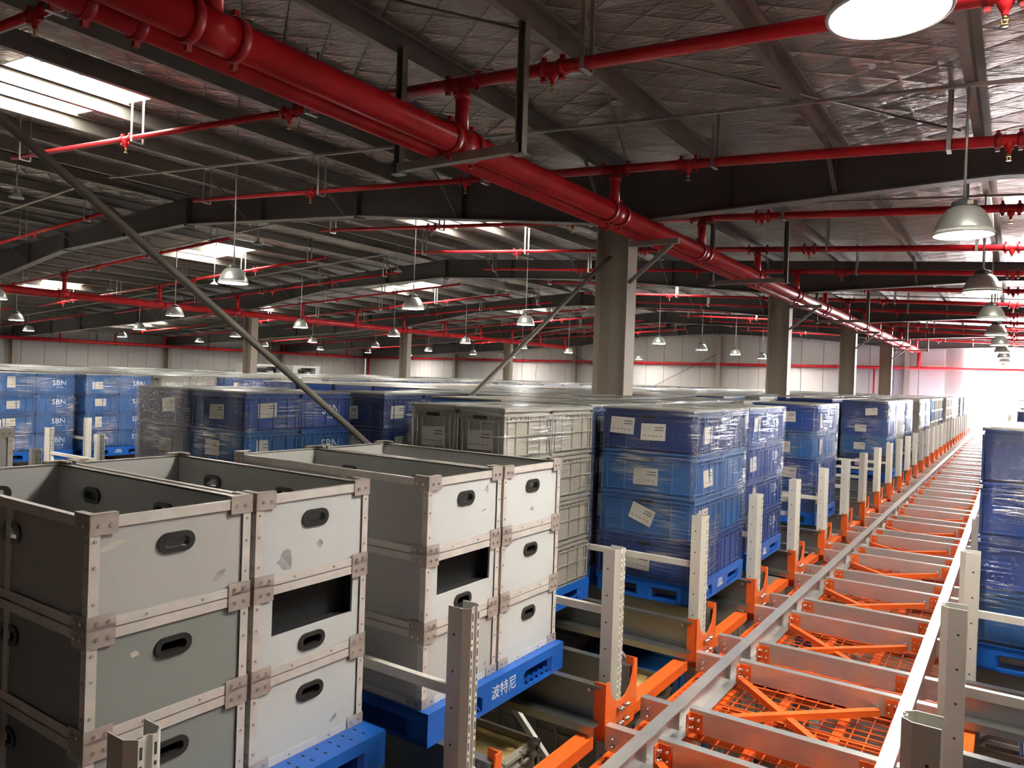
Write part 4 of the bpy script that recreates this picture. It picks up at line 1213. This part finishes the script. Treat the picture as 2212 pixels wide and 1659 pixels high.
for q in range(3):
    me = FILM[q].copy(); me.materials.clear(); me.materials.append(MATS['film_reflect_haze']); FILM.append(me)
TIER = ['bottom', 'second', 'third', 'top']
def crate_stack(desc, xf, k, kind, sgn=1, tiers=4, film=True, labels='both', sbn=False, seed=0, ytw=0.0, cols=None, hazy=False):
    """xf = x of the face nearest the aisle; kind blue/grey; desc completes the label"""
    rg = random.Random(seed * 7 + 3)
    yc = lane_c(k) + ytw
    xc = xf - sgn * DX / 2
    pallet('blue plastic pallet under the %s' % desc, xc + sgn * -0.0, yc, ZP, PM_SML, 0.8, TXT_CN2, sgn < 0)
    z0 = ZP + 0.151
    for t in range(tiers):
        z = z0 + t * CHT
        if kind == 'grey':
            cells = [(ix, iy) for ix in (1, -1) for iy in (-1, 1)]
        else:
            cells = [(0, -1), (0, 1)]
        for ix, iy in cells:
            side = ('near' if iy < 0 else 'far') + ('' if ix == 0 else (' aisle-side' if ix * sgn > 0 else ' inner'))
            col = {'grey': 'crate_grey', 'greybig': 'crate_grey_big'}.get(kind) or (cols[t] if cols else kind)
            cn = 'grey' if kind.startswith('grey') else 'blue'
            o = thing('plastic_crate', '%s crate, %s tier, %s half of the %s' % (cn, TIER[t], side, desc), 'crate', (xc + ix * DX / 4, yc + iy * DY / 4, z), 0, 'stacked plastic crates')
            put('crate_body', CR[col], o)
            hx = DX / 2 if ix == 0 else DX / 4 - 0.002
            if t == tiers - 1: put('lid', LIDS['big' if ix == 0 else 'small'], o, (0, 0, CHT - 0.004))
            if iy < 0: put('grip_slot', SLOT, o, (0, -DY / 4 + 0.0025, CHT - 0.055))
            if ix >= 0 and labels in ('both', 'x') and (iy < 0 or kind == 'grey'):
                p = put('paper_label', SHEETS[rg.choice((0, 1, 2, 3, 3))], o, (sgn * (hx - 0.008), rg.uniform(-0.12, -0.02), 0.15 + rg.uniform(-.02, .03)), (rg.uniform(-.08, .08), 0, PI / 2 * sgn))
            if ix >= 0 and iy > 0 and sbn:
                p = put('lettering', TXT_SBN, o, (sgn * (hx - 0.0105), 0.06, 0.17), (PI / 2, 0, PI / 2 * sgn))
                put('lettering', TXT_SUB, p, (0, -0.07, 0))
            if iy < 0 and labels in ('both', 'y') and (kind != 'grey' or t == tiers - 1):
                put('paper_label', SHEETS[rg.choice((0, 1, 2))], o, (rg.uniform(-0.08, 0.12) if ix == 0 else 0.0, -DY / 4 + 0.005, 0.14 + rg.uniform(-.02, .04)), (0, rg.choice((0, 0.05, -0.06, 0.35 if t == 1 else 0)), 0))
    if film:
        o = thing('stretch_film', 'clear stretch film wrapped round the %s' % desc, 'plastic film', (xc, yc, z0 - 0.02), 0, 'stretch film wraps')
        p = put('film_wrap', FILM[seed % 3 + (3 if hazy else 0)], o)
        if tiers != 4: p.scale = (1, 1, tiers / 4)

def lane_name(k): return ORD[k + 2]
# (front x, lane index, kind, options)
NEAR = []
def N(desc, xf, k, kind, **o): NEAR.append((desc, xf, k, kind, o))
N('brown wrapped stack behind the second boxes', -2.66, 1, 'grey', seed=1, labels='y', ytw=-0.045)
N('middle-left stack printed SBN', -5.30, 1, 'blue', seed=2, hazy=False, sbn=True, cols=['blue_light', 'blue_light', 'blue_light', 'blue'])
N('sheen-hazed wrapped stack at middle left', -6.12, 1, 'blue_navy', seed=3, hazy=True)
N('nearest blue stack beside the track', -1.92, 2, 'blue', seed=4, cols=['blue', 'blue_light', 'blue_light', 'blue_navy'])
N('dark stack behind nearest blue stack', -2.80, 2, 'blue_navy', seed=5, labels='x')
N('glossy dark stack right of SBN stack', -5.05, 2, 'blue_light', seed=6, cols=['blue_light', 'blue_light', 'blue_navy', 'blue_navy'])
N('second blue stack along the track', -1.95, 3, 'blue', seed=7, sbn=True)
N('third blue stack along the track', -1.95, 5, 'blue', seed=8, cols=['blue', 'blue', 'blue_light', 'blue'])
N('fourth blue stack along the track', -1.90, 9, 'blue', seed=9, cols=['blue_navy', 'blue_light', 'blue', 'blue_navy'])
for j, k in enumerate(range(10, 16)):
    N('%s stack along the track' % ORD[j + 4], -1.92 if k % 3 else -2.1, k, ['greybig', 'blue_navy', 'blue_navy', 'greybig', 'blue_navy', 'greybig'][j], seed=10 + j, labels='y')
N('blue stack at right picture edge', -0.16, 2, 'blue', sgn=-1, seed=20, labels=None, cols=['blue_light', 'blue', 'blue', 'blue_navy'])
N('farther blue stack at right edge', 0.02, 6, 'blue_navy', sgn=-1, seed=21, labels=None)
N('SBN stack at far left edge', -13.4, 2, 'blue_light', seed=22, sbn=True, labels='x')
N('second SBN stack from left edge', -13.4, 3, 'blue_light', seed=23, sbn=True, labels='x')
kinds = ['grey', 'blue', 'greybig', 'blue', 'blue_navy', 'blue', 'blue', 'blue_light', 'blue_light']
for j, k in enumerate(range(4, 13)):
    N('distant-row stack, %s from the left' % ORD[j + 2], -13.4, k, kinds[j], seed=30 + j, labels='x', tiers=4 if j < 7 else 4)
used = set()
for (desc, xf, k, kind, o) in NEAR:
    if k < 10 or True:
        crate_stack(desc, xf, k, kind, **o)
    used.add((round(xf, 2), k))
for o in list(bpy.data.objects):
    if o.get('label', '').startswith('blue crate, top tier, near half of the nearest blue stack'):
        put('paper_label', SHEETS[1], o, (-0.22, -DY / 4 + 0.005, 0.19), (0, 0.05, 0))

# loose film tail hanging from the nearest blue stack
for o in list(bpy.data.objects):
    if o.get('label', '').endswith('film wrapped round the nearest blue stack beside the track'):
        rgt = random.Random(3); vs = []; n = 8
        for j in range(n + 1):
            for i in range(4):
                wq = 0.05 * (1 - 0.6 * j / n)
                vs.append((DX / 2 + 0.02 + rgt.uniform(0, 0.025) + 0.01 * math.sin(i * 2 + j), -DY / 2 + 0.1 + (i - 1.5) * wq * 0.66 + 0.01 * j, 0.26 - 0.036 * j))
        m = MB(); m._add(vs, [(j * 4 + i, j * 4 + i + 1, (j + 1) * 4 + i + 1, (j + 1) * 4 + i) for j in range(n) for i in range(3)], True)
        m.build('loose_tail', 'print_white', o)
# the many further stacks, too far to pick apart: one object
FM = ['blue', 'blue_light', 'blue_navy', 'crate_grey', 'lid', 'pallet_blue', 'film']
rg = random.Random(5)
mb = MB()
def far_stack(xf, k, depth=DX, tiers=4):
    yc = lane_c(k); c = rg.choice((0, 0, 1, 2, 2, 3, 3))
    x0, x1 = xf - depth, xf
    y0, y1 = yc - DY / 2, yc + DY / 2
    mb.cur = 5; mb.box(x0, x1, y0, y1, ZP + 0.1, ZP + 0.15)
    for yy in (y0, yc - 0.08, y1 - 0.16): mb.box(x0, x1, yy, yy + 0.16, ZP, ZP + 0.1)
    for t in range(tiers):
        z = ZP + 0.151 + t * CHT
        mb.cur = c if rg.random() < 0.7 else rg.choice((0, 1, 2, 3))
        for (a, b) in ((y0, yc - 0.005), (yc + 0.005, y1)):
            mb.box(x0 + 0.012, x1 - 0.012, a + 0.012, b - 0.012, z, z + CHT)
            mb.box(x0, x1, a, b, z + CHT - 0.05, z + CHT - 0.012)
            for q in (0.25, 0.5, 0.75): mb.box(x1 - 0.012, x1 - 0.002, a + (b - a) * q - 0.006, a + (b - a) * q + 0.006, z, z + CHT - 0.05)
    zt = ZP + 0.151 + tiers * CHT
    mb.cur = 4; mb.box(x0, x1, y0, y1, zt, zt + 0.012)
    if rg.random() < 0.35:
        mb.cur = 6
        e = 0.014
        mb.box(x0 - e, x1 + e, y0 - e, y1 + e, ZP + 0.2, zt + 0.025)
def column_near(x0, x1, k):
    for X in (XA, XB):
        for y in GY:
            if x0 - 0.35 < X < x1 + 0.35 and yk(k) - 0.2 < y < yk(k + 1) + 0.2: return True
    return False
def taken(x0, x1, k):
    for (desc, xf, kk, kind, o) in NEAR:
        if kk == k:
            s = o.get('sgn', 1); a, b = (xf - DX, xf) if s > 0 else (xf, xf + DX)
            if x0 < b + 0.03 and x1 > a - 0.03: return True
    return False
EMPTY_FRONT = {4: -2.9, 6: -4.4, 7: -4.0, 8: -3.8}
for k in range(2, NL - 1):
    # first block
    x = -2.0 if k >= 10 else EMPTY_FRONT.get(k, -2.0)
    xend = {2: -6.6, 3: -6.9}.get(k, -11.3)
    while x - DX > xend:
        if not taken(x - DX, x, k) and not column_near(x - DX, x, k) and rg.random() < (0.93):
            far_stack(x, k)
        x -= DX + 0.06
for k in range(0, NL - 1):
    x = -13.4
    while x - DX > -43.5:
        if not taken(x - DX, x, k) and not column_near(x - DX, x, k) and not (-34.2 < x < -32.0 and 23 < lane_c(k) < 30.2) and rg.random() < 0.95: far_stack(x, k, tiers=4 if rg.random() < 0.9 else 3)
        x -= DX + 0.06
for k in range(8, NL - 1):
    for j in range(4):
        x = 0.85 + j * (DX + 0.06)
        if rg.random() < 0.8: far_stack(x, k)
for k in range(0, 8):
    pass
o = mb.build('distant_crate_stacks', FM)
tag(o, 'distant rows of wrapped blue and grey crate stacks filling the racks', 'crate stacks', kind='stuff')

# ---------------------------------------------------------------- lower level: bins with yellow granules and rows of stacks on the ground
def bulk_bin(label, x, y, z, lx, ly, h):
    o = thing('bulk_bin', label, 'bin', (x, y, z), 0, 'open bulk bins')
    m = MB(); t = 0.02
    m.box(-lx / 2, lx / 2, -ly / 2, -ly / 2 + t, 0, h); m.box(-lx / 2, lx / 2, ly / 2 - t, ly / 2, 0, h); m.box(-lx / 2, -lx / 2 + t, -ly / 2, ly / 2, 0, h); m.box(lx / 2 - t, lx / 2, -ly / 2, ly / 2, 0, h); m.box(-lx / 2, lx / 2, -ly / 2, ly / 2, 0, t)
    m.build('shell', 'crate_grey', o)
    m = MB()
    for z_ in (h - 0.03, h - 0.09, h * 0.5, 0.03):
        m.box(-lx / 2 - 0.015, lx / 2 + 0.015, -ly / 2 - 0.015, -ly / 2, z_, z_ + 0.018); m.box(lx / 2, lx / 2 + 0.015, -ly / 2, ly / 2, z_, z_ + 0.018); m.box(-lx / 2 - 0.015, lx / 2 + 0.015, ly / 2, ly / 2 + 0.015, z_, z_ + 0.018)
    for q in range(7):
        yy = -ly / 2 + ly * q / 6; m.box(lx / 2, lx / 2 + 0.015, yy - 0.01, yy + 0.01, 0, h)
        xx = -lx / 2 + lx * q / 6; m.box(xx - 0.01, xx + 0.01, -ly / 2 - 0.015, -ly / 2, 0, h)
    m.build('ribs', 'crate_grey', o)
    rg2 = random.Random(int(y * 10)); n = 10; vs = []; fs = []
    for j in range(n + 1):
        for i in range(n + 1):
            a, b = i / n, j / n
            vs.append((-lx / 2 + t + (lx - 2 * t) * a, -ly / 2 + t + (ly - 2 * t) * b, h * 0.92 + 0.04 * math.sin(3 * a + 1) * math.sin(3.1 * b) + rg2.uniform(-.006, .006)))
    for j in range(n):
        for i in range(n): fs.append((j * (n + 1) + i, j * (n + 1) + i + 1, (j + 1) * (n + 1) + i + 1, (j + 1) * (n + 1) + i))
    m = MB(); m._add(vs, fs, True); g_ = m.build('granules', 'grain', o); tag(g_, kind='stuff')
    p = put('paper_label', SHEETS[0], o, (lx / 2 + 0.018, 0.0, h * 0.7), (0, 0, PI / 2))
    return o
bulk_bin('open grey bin of yellow granules below the second pallet', -2.66, 3.15, 1.42, 0.9, 1.06, 0.52)
bulk_bin('open grey bin of yellow granules below the orange beams', -2.40, 4.53, 1.42, 0.88, 1.10, 0.50)
mb = MB()
rg = random.Random(11)
FM2 = ['blue', 'blue_light', 'blue_navy', 'crate_grey', 'tan', 'pallet_blue']
for k in range(-2, NL - 1):
    yc = lane_c(k)
    for x0, n, sg in ((-2.15, 3, -1), (0.15, 3, 1), (-13.5, 2, -1)):
        for j in range(n):
            xa = x0 + sg * j * 0.9; xb = xa + sg * 0.8
            a, b = min(xa, xb), max(xa, xb)
            if column_near(a, b, k): continue
            top = 1.37 if (k in (0, 1) and x0 == -2.15) else 1.74
            mb.cur = 5; mb.box(a, b, yc - 0.59, yc + 0.59, 0.05, 0.2)
            c = rg.choice((0, 1, 2, 3, 3)); z = 0.21
            while z + 0.3 < top + 0.05:
                mb.cur = c
                for (p, q) in ((yc - 0.59, yc - 0.006), (yc + 0.006, yc + 0.59)):
                    mb.box(a + 0.012, b - 0.012, p + 0.012, q - 0.012, z, z + 0.3); mb.box(a, b, p, q, z + 0.26, z + 0.295)
                    for t in (0.25, 0.5, 0.75):
                        mb.box(b - 0.012, b, p + (q - p) * t - 0.006, p + (q - p) * t + 0.006, z, z + 0.26)
                z += 0.302
o = mb.build('ground_level_stacks', FM2)
tag(o, 'dim rows of crate stacks on the ground level under the racks', 'crate stacks', kind='stuff')
# ground-level lumber: pallet rails of the lower tier
for sx, nm in ((-1.80, 'left'), (-0.23, 'right')):
    pass

# ---------------------------------------------------------------- far white machines above the left stacks
for i, (y0, y1) in enumerate(((24.6, 26.9), (27.4, 29.3))):
    x = -32.8
    o = thing('white_machine', 'white machine frame with dark interior above the far left stacks, %s' % ('left one', 'right one')[i], 'machine', (x, y0, 2.4), 0, 'white machines')
    L = y1 - y0
    MB().box(-1.2, 0, 0, 0.32, 0, 1.72).build('left_post', 'white_paint', o)
    MB().box(-1.2, 0, L - 0.32, L, 0, 1.72).build('right_post', 'white_paint', o)
    MB().box(-1.2, 0, 0, L, 1.72, 1.84).build('roof_panel', 'white_paint', o)
    MB().box(-1.2, -0.4, 0.32, L - 0.32, 0, 1.62).build('dark_core', 'black', o)
    MB().box(-0.35, -0.1, L * 0.55, L * 0.68, 0, 1.5).build('motor', 'sensor', o)
    MB().cyl((-0.3, 0.5, 1.3), (-0.3, L - 0.6, 1.3), 0.05, 10).build('shaft', 'strut_grey', o)
